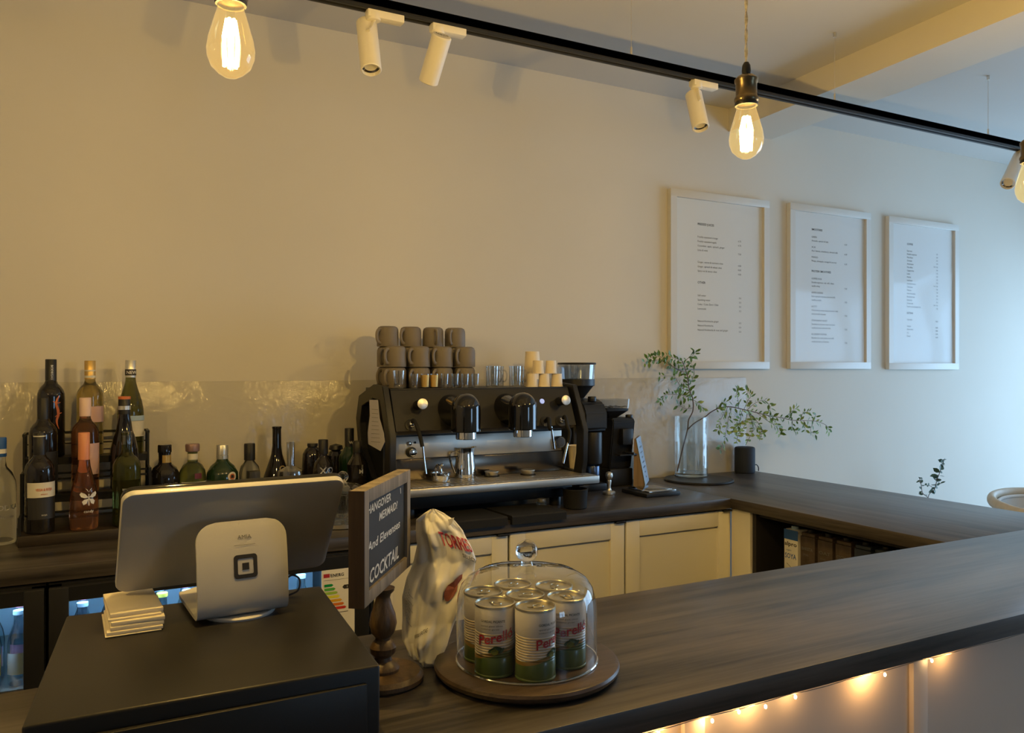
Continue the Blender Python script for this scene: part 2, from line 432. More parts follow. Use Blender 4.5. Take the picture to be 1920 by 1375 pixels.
# bar front panelling
t = thing('bar_panelling', 'cream panelled bar front lit by the fairy lights', 'bar front', (.8, 1.01, 0))
part('panel', B().box((-1.6, 1.012, 0), (2.87, 1.03, .879)), M['facade'], t, True)
xs = [.838+.561*k for k in range(-4, 4)]
for x in xs: part('batten', B().box((x, 1.0, 0), (x+.043, 1.0118, .879), .003), M['facade'], t, True)
part('inner_panel', B().box((-1.6, 1.46, .1), (2.24, 1.475, .879)), M['carcass'], t, True)
# ---------------------------------------------------------------- bar fridges
M['fridge_in'] = mat('fridge_lining', (.48, .68, .92), .5)
M['led'] = mat('fridge_led', (.5, .7, 1), .5, emit=(.42, .74, 1.0), es=55)
M['yellow'] = mat('yellow_label', (.75, .68, .12), .5)
M['fbottle'] = thin_glass('mixer_bottle_glass', (.80, .90, .95), 2.6, .05, .08)
def fridge(x0, x1, lab):
    t = thing('bar_fridge', lab, 'fridge', ((x0+x1)/2, 2.65, 0), group='black bar fridges')
    b = B(); b.box((x0, 2.36, 0), (x0+.03, 2.95, .876)); b.box((x1-.03, 2.36, 0), (x1, 2.95, .876)); b.box((x0, 2.36, 0), (x1, 2.95, .12)); b.box((x0, 2.36, .85), (x1, 2.95, .876)); b.box((x0, 2.93, 0), (x1, 2.95, .876))
    part('cabinet', b, M['black'], t, True)
    part('lining', B().box((x0+.031, 2.91, .121), (x1-.031, 2.929, .849)), M['fridge_in'], t, True)
    part('light_strip', B().box((x0+.05, 2.42, .838), (x1-.05, 2.435, .848)), M['led'], t, True)
    for z in (.37, .60): part('shelf', B().box((x0+.032, 2.40, z), (x1-.032, 2.905, z+.008)), M['steel'], t, True)
    xm = (x0+x1)/2
    for k, (a, c) in enumerate(((x0+.002, xm), (xm, x1-.002))):
        y = 2.33 if k == 0 else 2.3345
        b = B(); f = .045
        b.box((a, y, .03), (a+f, y+.022, .872), .002); b.box((c-f, y, .03), (c, y+.022, .872), .002)
        b.box((a+f, y, .03), (c-f, y+.022, .09)); b.box((a+f, y, .836), (c-f, y+.022, .872))
        d = part('door', b, M['black'], t, True)
        part('pane', B().box((a+f, y+.008, .09), (c-f, y+.012, .836)), M['pane'], d, True)
    return t
f1 = fridge(-.945, -.102, 'black glass-door bar fridge at the left frame edge, lit pale blue')
f2 = fridge(-.096, .745, 'black glass-door bar fridge with energy label, behind the payment tablet')
# energy label on the glass of the right door
xl, xr, yl = .598, .697, 2.3335
el = finish('energy_label', B().box((xl, yl-.001, .63), (xr, yl, .8365)), M['paper'])
el.location = (0, 0, 0); tag(el, 'white energy rating label with coloured arrows on the fridge glass', 'label')
b = B(); cols = [(.0, .30, .08), (.10, .45, .08), (.35, .6, .08), (.75, .72, .05), (.75, .42, .03), (.70, .18, .02), (.60, .03, .02)]
bars = [mat('energy_bar', c, .6) for c in cols]
for i in range(7):
    z = .795-i*.0115; L = .022+i*.0065; x = xl+.008
    b.add([(x, yl-.0016, z), (x+L, yl-.0016, z), (x+L+.005, yl-.0016, z-.004), (x+L, yl-.0016, z-.008), (x, yl-.0016, z-.008)], [(0, 1, 2, 3, 4)], i)
part('coloured_arrows', b, bars, el, flat=True)
b = B(); P_ = on_plane((xl+.027, yl-.0016, .815), (1, 0, 0), (0, 0, 1)); put_text(b, 'ENERG', P_, .009, bold=True)
b.box((xl+.006, yl-.0016, .8145), (xl+.024, yl-.0012, .8255), mi=1)
b.add([(xl+.062, yl-.0016, .782), (xl+.067, yl-.0016, .788), (xl+.084, yl-.0016, .788), (xl+.084, yl-.0016, .776), (xl+.067, yl-.0016, .776)], [(0, 1, 2, 3, 4)])
b.box((xl+.02, yl-.0016, .708), (xr-.02, yl-.0012, .7095)); b.box((xl+.03, yl-.0016, .684), (xr-.04, yl-.0012, .6855)); b.box((xl+.006, yl-.0016, .806), (xr-.006, yl-.0012, .8065))
put_text(b, '1', on_plane((xl+.076, yl-.0019, .779), (1, 0, 0), (0, 0, 1)), .006, mi=2)
part('lettering', b, [M['ink'], M['red'], M['paper']], el, flat=True)
# mixer bottles inside the fridges
def mixer(lab, x, y, z, lm):
    t = thing('mixer_bottle', lab, 'bottle', (x, y, z), group='bottles inside the bar fridges')
    part('glass', B().lathe([(0, 0), (.026, 0), (.028, .004), (.028, .10), (.024, .125), (.013, .155), (.012, .18), (0, .18)], n=16), M['fbottle'], t)
    part('cap', B().lathe([(0, .18), (.0145, .18), (.0145, .19), (0, .192)], n=14), lm, t)
    part('label', B().lathe([(.0286, .03), (.0286, .085)], n=12, a0=-PI/2-1.1, a1=-PI/2+1.1), lm, t)
    return t
M['pinkl'] = mat('pink_label', (.8, .35, .5), .5)
c = 0
for (xa, xb, lab) in ((-.495, -.163, 'clear mixer bottle in the left-hand fridge'), (-.02, .27, 'clear mixer bottle in the right-hand fridge')):
    n = int((xb-xa)/.066)+1
    for r in range(2):
        for i in range(n):
            nm = ['first', 'second', 'third', 'fourth', 'fifth', 'sixth', 'seventh'][i]
            mixer(f'{lab}, {["front", "rear"][r]} row, {nm} from left', xa+i*.066, 2.45+r*.075, .6085, [M['yellow'], M['pblue'], M['pinkl'], M['paper']][(i+r+c) % 4])
    c += 1
for i in range(2):
    mixer(f'clear mixer bottle behind the energy label, {["left", "right"][i]} one', .50+.07*i, 2.47, .6085, M['pblue'])

# ------------------------------------------------------------------ ceiling fittings
TY = 2.13; TZ = 2.414
t = thing('lighting_track', 'long black lighting track hung on thin wires below the ceiling', 'lighting track', (1.8, TY, TZ))
b = B(); b.box((-1.0, TY-.017, TZ), (5.2, TY-.006, TZ+.034), .001); b.box((-1.0, TY+.006, TZ), (5.2, TY+.017, TZ+.034), .001)
b.box((-1.0, TY-.017, TZ+.010), (5.2, TY+.017, TZ+.034)); b.box((-1.0, TY-.0185, TZ+.008), (5.2, TY-.017, TZ+.0095))
part('rail', b, M['black'], t, True)
for x in (-.35, .605, 1.562, 2.515, 3.48, 4.44):
    b = B(); b.cyl((x, TY, TZ+.034), (x, TY, CZ), .0011, n=6); b.cyl((x, TY, TZ+.034), (x, TY, TZ+.065), .004, n=10); b.cyl((x, TY, CZ-.018), (x, TY, CZ), .006, n=10)
    b.box((x-.02, TY-.010, TZ+.034), (x+.02, TY+.010, TZ+.038))
    part('suspension_wire', b, M['steel'], t, True)

def spot(lab, X, top, bot, R=.029, side=1, rear=False):
    top, bot = Vector(top), Vector(bot); t = thing('track_spotlight', lab, 'spotlight', (X, TY, TZ), group='white spotlights on the track')
    b = B(); b.box((X-.02, TY-.016, TZ-.020), (X+.085, TY+.016, TZ+.004), .003); b.rcyl((X, TY, TZ-.026), (X, TY, TZ-.006), .02, .003)
    part('track_adaptor', b, M['spotw'], t, True)
    d = (bot-top).normalized(); sx = Vector((0, 0, 1)).cross(d); sx = sx.normalized() if sx.length > .05 else Vector((1, 0, 0))
    # flat arm down the near side of the tube
    mid = top+d*.055; n = (Vector((-.3, -1, .1)) - d*Vector((-.3, -1, .1)).dot(d)).normalized() if not rear else -(Vector((-.3, -1, .1)) - d*Vector((-.3, -1, .1)).dot(d)).normalized()
    pts = spline([Vector((X+.004, TY, TZ-.02)), (Vector((X, TY, TZ-.03))+mid+n*(R+.003))/2, mid+n*(R+.003)], 6)
    part('arm', B().tube(pts, .008, n=12, flat=.45), M['spotw'], t, True)
    L = (bot-top).length; Mx = Matrix.Translation(top) @ d.to_track_quat('Z', 'Y').to_matrix().to_4x4()
    part('tube', B().lathe([(0, 0), (R-.003, 0), (R, .003), (R, L-.002), (R-.002, L), (R-.004, L), (R-.005, L-.012), (0, L-.012)], n=36, mat=Mx), M['spotw'], t, True)
    part('lens', B().lathe([(0, L-.020), (R-.010, L-.0115), (R-.005, L-.0095)], n=28, mat=Mx), M['chrome'], t, True)
    if rear:
        b = B(); c = top-d*.0012; ux = Vector((1, -.2, 0)); ux = (ux-d*ux.dot(d)).normalized(); uy = d.cross(ux)
        uy = uy if uy.y < 0 or uy.z > 0 else -uy
        put_text(b, '(EKO)', on_plane(c-uy*.006, ux, uy), .010, align='c', bold=True); put_text(b, 'x x', on_plane(c+uy*.008, ux, uy), .006, align='c')
        part('printed_marks', b, M['ink'], t, True, flat=True)
    return t
spot('white track spotlight, leftmost of the pair at top left, open end showing its lens', .69, on_y(687, 42, 2.165), on_y(696, 132, 2.115), .0285)
spot('white track spotlight right of the leftmost one, tilted away with printed rear cap showing', .880, on_y(829, 66, 2.095), on_y(803, 154, 2.185), .0285, rear=True)
spot('white track spotlight hanging just left of the middle pendant bulb', 1.835, on_y(1300, 176, 2.16), on_y(1314, 240, 2.11), .0285)
spot('white track spotlight at the right frame edge, angled down to the left', 3.74, on_y(1914, 292, 2.14), on_y(1889, 345, 2.10), .03)

M['bulbglass'] = thin_glass('amber_bulb_glass', (1.0, .90, .64), 1.2, .03)
nt = M['bulbglass'].node_tree; em = nt.nodes.new('ShaderNodeEmission'); em.inputs[0].default_value = (1, .70, .30, 1); em.inputs[1].default_value = .20
ads = nt.nodes.new('ShaderNodeAddShader'); o_ = nt.nodes['Material Output']; src = o_.inputs[0].links[0].from_socket
nt.links.new(src, ads.inputs[0]); nt.links.new(em.outputs[0], ads.inputs[1]); nt.links.new(ads.outputs[0], o_.inputs[0])
M['filament'] = mat('glowing_filament', (1, .8, .5), .5, emit=(1.0, .80, .42), es=40)
M['cordm'] = wood('twisted_cord', (.42, .36, .27), (.85, .80, .68), 'x', scale=9)
KB = 1.0625
def pendant(lab, x, y, zb, power=BULB_W):
    x, y, zb = x*KB, y*KB, CAM.z+(zb-CAM.z)*KB
    t = thing('pendant_bulb', lab, 'pendant light', (x, y, zb), group='filament bulbs hanging over the bar')
    t.scale = (KB, KB, KB)
    part('bulb_glass', B().lathe([(0, 0), (.008, .0012), (.0165, .006), (.026, .015), (.031, .028), (.032, .038), (.030, .052), (.0245, .072), (.0185, .092), (.0165, .104), (.0165, .110)], n=40), M['bulbglass'], t)
    b = B()
    for k in range(6):
        a = k*PI/3; b.tube([(.0055*math.cos(a), .0055*math.sin(a), .080), (.0105*math.cos(a+.3), .0105*math.sin(a+.3), .055), (.009*math.cos(a+.6), .009*math.sin(a+.6), .016)], .0024, n=6)
    part('filament', b, M['filament'], t)
    part('filament_post', B().cyl((0, 0, .012), (0, 0, .106), .003, .006, n=12), M['glass'], t)
    sk = part('socket', B().lathe([(0, .112), (.0165, .106), (.020, .105), (.0225, .109), (.0225, .113), (.0205, .117), (.0195, .119), (.0195, .142), (.0215, .145), (.0215, .150), (.017, .155), (.012, .158), (0, .158)], n=36), M['brass'], t)
    part('socket_ring', B().lathe([(.0170, .100), (.0205, .100), (.0215, .104), (.0205, .108), (.0165, .108)], n=36), M['black'], t)
    part('cord_grip', B().lathe([(0, .157), (.0075, .157), (.0085, .166), (.0075, .176), (.0045, .182), (0, .182)], n=20), M['black'], t)
    b = B(); L = (CZ-zb)/KB-.182; N = int(L/.004)
    for ph in (0, PI):
        b.tube([(.0016*math.cos(ph+k*.42), .0016*math.sin(ph+k*.42), .180+L*k/N) for k in range(N+1)], .0018, n=6)
    part('cord', b, M['cordm'], t)
    part('ceiling_rose', B().lathe([(0, L+.182), (.045, L+.182), (.045, L+.170), (.040, L+.163), (0, L+.163)], n=32), M['brass'], t)
    l = bpy.data.lights.new('bulb_light', 'POINT'); l.energy = power; l.color = BULB_COL; l.shadow_soft_size = .012
    o = bpy.data.objects.new('bulb_light', l); COL.objects.link(o); o.parent = t; o.location = (0, 0, .048)
    return t
pendant('amber filament bulb nearest the camera, at top left, brightly lit', .170, 1.150, 1.828)
pendant('amber filament bulb in the middle with its brass socket and twisted cord in view', 1.090, 1.125, 1.823)
pendant('amber filament bulb cut by the right frame edge', 2.013, 1.130, 1.828)
pendant('amber filament bulb added unseen beyond the left frame edge to brighten the wall', -.78, 1.15, 1.83)  # unseen pendant, added to lift the left part of the wall

# fairy lights under the bar edge
t = thing('fairy_lights', 'string of tiny warm fairy lights tucked under the bar edge', 'fairy lights', (.9, .985, .87))
wire = [(-1.4+i*.05, .990, .872-.003*abs(math.sin(i*.9))) for i in range(86)]
part('wire', B().tube(wire, .0008, n=5), M['steel'], t, True)
M['fairy'] = mat('fairy_bulb', (1, .7, .4), .5, emit=(1, .62, .25), es=60)
def fairy_x(px, py):
    return on_y(px, py, .985).x
fx = [fairy_x(*p) for p in ((1237, 1372), (1338, 1345), (1388, 1329), (1438, 1316), (1494, 1303), (1662, 1253), (1750, 1234))]+[.45, .55, .66]
for i, x in enumerate(fx):
    z = .868-.003*(i % 2)
    if i in (7, 8, 9): pass
    part('fairy_bulb', B().sphere((x, .988, z-.002), .0024, n=10, sc=(1, 1, 1.5)), M['fairy'], t, True)
for i, x in enumerate((.55, .70, .79, .88, .98, 1.08, 1.268, 1.50)):
    l = bpy.data.lights.new('fairy_light', 'POINT'); l.energy = [.08, .08, .10, .10, .12, .05, .26, .10][i]; l.color = (1, .50, .16); l.shadow_soft_size = .004
    o = bpy.data.objects.new('fairy_light', l); COL.objects.link(o); o.location = (x, .985, .862); o.parent = t; o.location = Vector((x, .985, .862))-t.location

# ------------------------------------------------------------------ menus on the wall
MENU1 = [(.145, 'PRESSED JUICES', 1, ''), (.205, 'Freshly squeezed orange', 0, '4.75'), (.226, 'Freshly squeezed apple', 0, '4.75'), (.247, 'Cucumber, apple, spinach, ginger', 0, ''), (.268, 'Lime & mint', 0, '7.50'),
 (.325, 'Ginger, carrot & turmeric shot', 0, '4.00'), (.346, 'Ginger, spinach & wheat shot', 0, '4.00'), (.367, 'Spicy red & lemon shot', 0, '4.00'), (.423, 'OTHER', 1, ''), (.484, 'Still water', 0, '3.0'), (.505, 'Sparkling water', 0, '3.0'), (.526, 'Coke / Coke Zero / Diet', 0, '3.5'), (.547, 'Lemonade', 0, '3.5'),
 (.606, 'Natural Kombucha ginger', 0, '5.0'), (.627, 'Natural Kombucha', 0, '5.0'), (.648, 'Natural Kombucha & rose and ginger', 0, '5.0')]
MENU2 = [(.115, 'SMOOTHIES', 1, ''), (.153, 'GREEN', 0, ''), (.172, 'Avocado, spinach & kale', 0, '6.50'), (.205, 'ACAI', 0, ''), (.224, 'Acai, banana, strawberry, almond milk', 0, '6.50'), (.257, 'MANGO', 0, ''), (.276, 'Mango, pineapple, orange & coconut', 0, '6.50'),
 (.330, 'PROTEIN SMOOTHIES', 1, ''), (.368, 'COFFEE KICK', 0, ''), (.387, 'Double espresso, oat milk, dates', 0, ''), (.406, 'vanilla whey', 0, '7.50'), (.440, 'SUPER GREENS', 0, ''), (.459, 'Kale, spinach, banana, almond milk', 0, ''), (.478, 'vanilla protein', 0, '7.50'),
 (.512, 'NUTTY', 0, ''), (.531, 'Chocolate protein, peanut butter, oats', 0, ''), (.550, 'almond milk, banana', 0, '7.50'), (.584, 'STRAWBERRY BLAST', 0, ''), (.603, 'Strawberry, banana, oats, coconut', 0, ''), (.622, 'vanilla protein, almond milk', 0, '7.50'), (.655, 'BLUEBERRY MUFFIN', 0, ''), (.674, 'Blueberries, oats, dates, oat milk', 0, ''), (.693, 'vanilla protein, cinnamon', 0, '7.50')]
m3 = ['Espresso', 'Double espresso', 'Macchiato', 'Cortado', 'Americano', 'Flat white', 'Cappuccino', 'Latte', 'Mocha', 'Iced latte', 'Iced americano', 'Chai latte', 'Matcha', 'Hot chocolate', 'Breakfast tea', 'Earl grey', 'Green tea', 'Fresh mint & ginger tea']
MENU3 = [(.135, 'COFFEE', 1, '')]+[(.172+i*.0183, s, 0, ['2.5', '3.0', '3.2', '3.3', '3.4 / 3.6', '3.6'][i % 6]) for i, s in enumerate(m3)]+[(.52, 'EXTRAS', 1, ''), (.556, 'Oat milk', 0, '0.50'), (.592, 'Syrups', 0, '0.60'), (.610, 'Extra shot', 0, '0.80'), (.629, 'Ice', 0, '0.30'), (.648, 'Decaf', 0, '0.30')]
def menu(lab, x0, x1, z0, z1, lines):
    w_, h_ = x1-x0, z1-z0; y = WY; F = .036; D = .028
    t = thing('framed_menu', lab, 'framed menu', (x0+w_/2, y-.001, z0), group='framed menus on the wall')
    yf = y-D
    b = B(); b.box((x0, yf, z0), (x1, y-.001, z0+F), .001); b.box((x0, yf, z1-F), (x1, y-.001, z1), .001)
    b.box((x0, yf, z0+F), (x0+F, y-.001, z1-F)); b.box((x1-F, yf, z0+F), (x1, y-.001, z1-F))
    part('frame', b, M['frame'], t, True)
    sheet = part('sheet', B().box((x0+F-.004, y-.012, z0+F-.004), (x1-F+.004, y-.010, z1-F+.004)), M['paper'], t, True)
    b = B(); s = h_/.84
    for (dz, txt, hd, pr) in lines:
        z = z1-dz*s-.01; h = .0098 if hd else .0084
        put_text(b, txt, on_plane((x0+.172*w_/.62, y-.0123, z), (1, 0, 0), (0, 0, 1)), h*1.05, bold=bool(hd))
        if pr: put_text(b, pr, on_plane((x1-.175*w_/.62, y-.0123, z-.004), (1, 0, 0), (0, 0, 1)), h, align='r')
    part('menu_text', b, M['ink'], sheet, True, flat=True)
    # slightly bowed acrylic front
    def fn(u, v): return Vector((x0+F-.004+u*(w_-2*F+.008), y-.018+.0035*math.sin(PI*u)*math.sin(PI*v)+.0012*math.sin(9*v+4*u), z0+F-.004+v*(h_-2*F+.008)))
    part('pane', B().grid(fn, 16, 24), M['pane'], t, True)
def fz(px, py): return on_y(px, py, WY-.02)
for lab, (xa, xb, yt, yb), ln in (('largest-looking white framed menu, left of the three, nearest the espresso machine', (1256, 1441, 353, 692), MENU1), ('white framed menu in the middle of the three on the wall', (1480, 1631, 380, 692), MENU2), ('white framed menu furthest right of the three', (1665, 1796, 405, 693), MENU3)):
    p0 = fz(xa, yb); p1 = fz(xb, yb); zt = fz(xa, yt).z
    menu(lab, p0.x, p1.x, p0.z, zt, ln)

# ------------------------------------------------------------------ wine rack and bottles
RK = [2.71, 2.80, 2.885]; RZ = [.952, 1.050, 1.155]
t = thing('bottle_rack', 'black three-step wire bottle rack on a dark wooden base', 'bottle rack', (-.015, 2.80, CT))
part('base', B().box((-.184, 2.662, CT), (.166, 2.955, .951), .002), wood('rack_base_wood', (.012, .008, .005), (.030, .020, .013), 'x', rough=.5, scale=2), t, True)
b = B(); x0, x1 = -.180, .165
def bar(b, p, q, r=.004): b.box([min(p[i], q[i])-r for i in range(3)], [max(p[i], q[i])+r for i in range(3)])
for x in (x0, x1):
    bar(b, (x, 2.93, .951), (x, 2.93, 1.225)); bar(b, (x, 2.845, .951), (x, 2.845, 1.225), .003); bar(b, (x, 2.755, .951), (x, 2.755, 1.115))
    bar(b, (x, 2.845, 1.225), (x, 2.93, 1.225)); bar(b, (x, 2.755, 1.115), (x, 2.845, 1.115), .003); bar(b, (x, 2.67, .957), (x, 2.67, 1.0)); bar(b, (x, 2.67, 1.0), (x, 2.755, 1.0), .003)
for y, z, r in ((2.93, 1.225, .004), (2.845, 1.105, .003), (2.845, 1.088, .003), (2.755, 1.0, .003), (2.755, .985, .003), (2.755, 1.05, .002), (2.93, 1.19, .002)): bar(b, (x0, y, z), (x1, y, z), r)
part('wire_frame', b, M['black'], t, True)
part('step', B().box((x0, 2.760, 1.028), (x1, 2.842, 1.0485)), M['black'], t, True)
part('step', B().box((x0, 2.846, 1.132), (x1, 2.930, 1.1535)), M['black'], t, True)

def label_patch(R, z0, z1, half, mi=0, c0=0.0, n=14, b=None):
    b = b or B()
    b.lathe([(R, z0), (R, z1)], n=n, a0=-PI/2+c0-half, a1=-PI/2+c0+half, mi=mi); return b
def bordeaux(R=.0375, H=.30):
    s = H/.30
    return [(0, .004), (R*.6, .001), (R-.004, 0), (R-.001, .002), (R, .006), (R, .185*s), (R*.985, .194*s), (R*.90, .206*s), (R*.72, .217*s), (.0195, .226*s), (.0155, .236*s), (.0142, .25*s), (.0138, .288*s), (.0152, .289*s), (.0152, .297*s), (.0135, H), (0, H)]
def burgundy(R=.040, H=.30):
    s = H/.30
    return [(0, .004), (R*.6, .001), (R-.004, 0), (R-.001, .002), (R, .007), (R, .130*s), (R*.97, .145*s), (R*.86, .168*s), (R*.70, .190*s), (.021, .212*s), (.0165, .230*s), (.0145, .25*s), (.0138, .288*s), (.0152, .289*s), (.0152, .297*s), (.0135, H), (0, H)]
def sparkling(R=.043, H=.30):
    s = H/.30
    return [(0, .006), (R*.6, .001), (R-.004, 0), (R, .008), (R, .11*s), (R*.95, .135*s), (R*.8, .165*s), (R*.60, .19*s), (.021, .215*s), (.0175, .235*s), (.0165, .27*s), (.0172, .285*s), (.0165, .298*s), (.012, H), (0, H)]
def teardrop(R=.040, H=.30):
    s = H/.30
    return [(0, .006), (R*.6, .001), (R*.88, 0), (R*.95, .006), (R, .05*s), (R*.98, .085*s), (R*.85, .125*s), (R*.62, .165*s), (R*.45, .195*s), (.0155, .22*s), (.014, .25*s), (.0138, .288*s), (.0152, .289*s), (.0152, .297*s), (.0135, H), (0, H)]
def bottle(lab, loc, prof, glass, cap=None, capz=.24, capR=.0158, group='wine bottles on the rack', rz=0, H=None):
    t = thing('wine_bottle' if group.startswith('wine') else 'spirit_bottle', lab, 'bottle', loc, rz, group)
    part('glass', B().lathe(prof, n=36), glass, t)
    H = prof[-1][1]
    if cap: part('cap', B().lathe([(capR-.001, capz), (capR, capz+.001), (capR, H), (capR-.001, H+.0015), (0, H+.0015)], n=28), cap, t)
    return t
cream = mat('ivory_label', (.72, .69, .60), .6); pink = mat('pink_wine_label', (.78, .50, .42), .6); palep = mat('pale_pink_cap', (.80, .58, .50), .45)
orange = mat('orange_foil', (.72, .28, .14), .35); gold = mat('gold_foil', (.62, .42, .14), .35, .6); silver = mat('silver_foil', (.66, .66, .63), .3, .7); lizard = mat('orange_print', (.65, .18, .06), .5); darkl = mat('charcoal_label', (.03, .03, .032), .5)
COLX = [-.132, -.018, .097]
# front row
t = bottle('dark red wine bottle with white label, front row of the rack, left', (COLX[0], RK[0], RZ[0]), bordeaux(.0385, .289), M['bdark'], M['black'], .225, .0162)
part('label', label_patch(.0390, .105, .148, 1.25, c0=.38), cream, t)
part('lower_label', label_patch(.0389, .042, .104, 1.2, c0=.38), darkl, t)
b = B(); put_text(b, 'VEGA & RIOJA', on_cyl(.0394, .124, .36), .0075, align='c', width=.045, bold=True); put_text(b, 'RIBERA', on_cyl(.0394, .112, .36), .004, align='c')
part('lettering', b, lizard, t, flat=True)
b = B(); put_text(b, 'RIOJA', on_cyl(.0393, .052, .36), .004, align='c'); b.lathe([(.0166, .279), (.0166, .282)], n=24); part('pale_print', b, cream, t, flat=True)
t = bottle('rose wine bottle with white butterfly print and orange foil, front row, middle', (COLX[1], RK[0], RZ[0]), teardrop(.040, .285), M['brose'], orange, .205, .0160)
b = B()
def wing(pts, sx):
    f = on_cyl(.0385, .095, .34, eps=.0012)
    for p in pts:
        b.add([f(sx*x, z) for x, z in p], [tuple(range(len(p)))])
W = [[(.001, .002), (.010, .013), (.020, .018), (.024, .012), (.020, .004), (.010, .0)], [(.001, -.002), (.012, -.004), (.018, -.010), (.014, -.020), (.006, -.016)], [(.0005, .016), (.003, .024), (.009, .029), (.0035, .022)], [(.0, .012), (.0012, .012), (.0012, -.022), (.0, -.022)]]
wing(W, 1); wing(W, -1); put_text(b, 'candy', on_cyl(.0395, .052, .34, eps=.001), .008, align='c')
part('butterfly_print', b, M['paper'], t, flat=True)
t = bottle('olive green wine bottle with faint lettering, front row of the rack, right', (COLX[2], RK[0], RZ[0]), bordeaux(.0395, .285), M['bolive'], M['hopper'], .245, .0150)
part('label', label_patch(.0399, .07, .092, .5, c0=.3), darkl, t)
b = B(); put_text(b, 'SOL ROMERO', on_cyl(.0402, .110, .28), .006, align='c', width=.048); b.lathe([(.0402, .096), (.0402, .0972)], n=10, a0=-PI/2-.2, a1=-PI/2+.75); put_text(b, 'BLANCO', on_cyl(.0402, .084, .28), .004, align='c')
part('lettering', b, M['paper'], t, flat=True)
# middle row
t = bottle('plain dark wine bottle, middle row of the rack, left', (COLX[0]+.005, RK[1], RZ[1]), bordeaux(.0385, .290), M['bdark'], M['black'], .225, .0160)
part('label', label_patch(.0389, .04, .13, 1.1, c0=.4), darkl, t)
t = bottle('amber rose wine bottle with pale pink cap and label, middle row, middle', (COLX[1]+.003, RK[1], RZ[1]), bordeaux(.0385, .288), M['brose2'], palep, .232, .0165)
part('label', label_patch(.0389, .055, .150, .95, c0=.75), pink, t)
t = bottle('black sparkling wine bottle with silver collar and orange top, middle row, right', (COLX[2]-.003, RK[1], RZ[1]), sparkling(.0405, .290), M['bdark'], M['black'], .235, .0178)
b = B(); b.lathe([(.0182, .250), (.0182, .262)], n=28); part('collar', b, silver, t)
b = B(); b.lathe([(.0180, .283), (.0180, .2915), (0, .2925)], n=28); part('top_foil', b, lizard, t)
part('label', label_patch(.0409, .035, .085, 1.0, c0=.4), cream, t)
# back row
t = bottle('black wine bottle with red lizard print, back row of the rack, left', (COLX[0]+.022, RK[2], RZ[2]), bordeaux(.0385, .302), M['bdark'], M['black'], .225, .0158)
b = B(); f = on_cyl(.0388, .135, .45, eps=.0012)
body = spline([(.006, .055, 0), (.001, .045, 0), (-.002, .030, 0), (.003, .012, 0), (.004, -.004, 0), (.0, -.020, 0), (.001, -.034, 0), (.006, -.048, 0)], 4)
vs = []; n = len(body)
for i, p in enumerate(body):
    w_ = .0035*math.sin(PI*min(1, (i+2)/(n+1)))+.0006; vs += [f(p.x-w_, p.y), f(p.x+w_, p.y)]
b.add(vs, [(2*i, 2*i+1, 2*i+3, 2*i+2) for i in range(n-1)])
for (x, z, dx, dz) in ((.0, .032, -.011, .006), (.0, .032, .011, .002), (.004, -.002, -.009, -.008), (.004, -.002, .011, .004)):
    b.add([f(x, z+.0015), f(x+dx, z+dz+.001), f(x+dx, z+dz-.001), f(x, z-.0015)], [(0, 1, 2, 3)])
part('lizard_print', b, lizard, t, flat=True)
b = B(); put_text(b, 'BODEGAS', lambda x, z: on_cyl(.0160, .285, .2)(z-.003, -x), .006, width=.045); part('neck_lettering', b, silver, t, flat=True)
t = bottle('pale golden wine bottle with patterned pink label and gold cap, back row, middle', (COLX[1]+.016, RK[2], RZ[2]), bordeaux(.0385, .298), M['bgold'], gold, .240, .0160)
part('label', label_patch(.0389, .105, .155, 1.0, c0=.55), pink, t)
b = B(); b.lathe([(.0166, .266), (.0166, .270)], n=24); b.lathe([(.0166, .245), (.0166, .252)], n=24); part('neck_bands', b, cream, t)
t = bottle('green wine bottle with white label and white cap, back row of the rack, right', (COLX[2]+.018, RK[2], RZ[2]), burgundy(.0395, .300), M['bolive'], silver, .245, .0160)
part('label', label_patch(.0400, .055, .105, 1.15, c0=.5), cream, t)
part('label_band', label_patch(.0403, .106, .122, 1.15, c0=.5), M['pblue'], t)
b = B(); b.lathe([(.0166, .252), (.0166, .272)], n=28); part('neck_band', b, M['ink'], t)
b = B(); put_text(b, 'NEW', on_cyl(.0170, .257, .2), .010, align='c', bold=True); part('neck_lettering', b, M['paper'], t, flat=True)

# spirit bottles along the back of the worktop
SG = 'spirit bottles along the back wall'
def loc_at(px, Y): p = on_y(px, 691, Y); return (p.x, p.y, CT)
t = bottle('clear spirit bottle with blue cap, cut by the left frame edge', loc_at(-1, 2.765), [(0, .006), (.035, .001), (.041, 0), (.043, .006), (.043, .165), (.041, .18), (.032, .205), (.019, .222), (.0155, .24), (.0145, .285), (0, .287)], M['bclear'], None, group=SG)
part('cap', B().lathe([(.0172, .252), (.0180, .254), (.0180, .305), (.017, .308), (0, .308)], n=28), M['blueink'], t)
b = B(); b.lathe([(.0183, .262), (.0183, .275)], n=24); part('cap_band', b, M['paper'], t)
b = B(); put_text(b, 'VODKA', on_cyl(.0435, .10, .5), .014, align='c', bold=True); put_text(b, 'PREMIUM', on_cyl(.0435, .075, .5), .007, align='c'); part('lettering', b, silver, t, flat=True)
BY = 2.84
t = bottle('squat dark green gin bottle with yellow neck seal, right beside the rack', loc_at(309, BY), [(0, .004), (.042, 0), (.046, .006), (.046, .150), (.044, .168), (.036, .186), (.022, .197), (.019, .205), (.019, .235), (0, .236)], M['bdark'], None, group=SG)
part('stopper', B().lathe([(.0215, .236), (.0215, .258), (.020, .261), (0, .261)], n=28), M['bdark'], t)
part('neck_seal', label_patch(.0197, .196, .228, .8, c0=.35), gold, t)
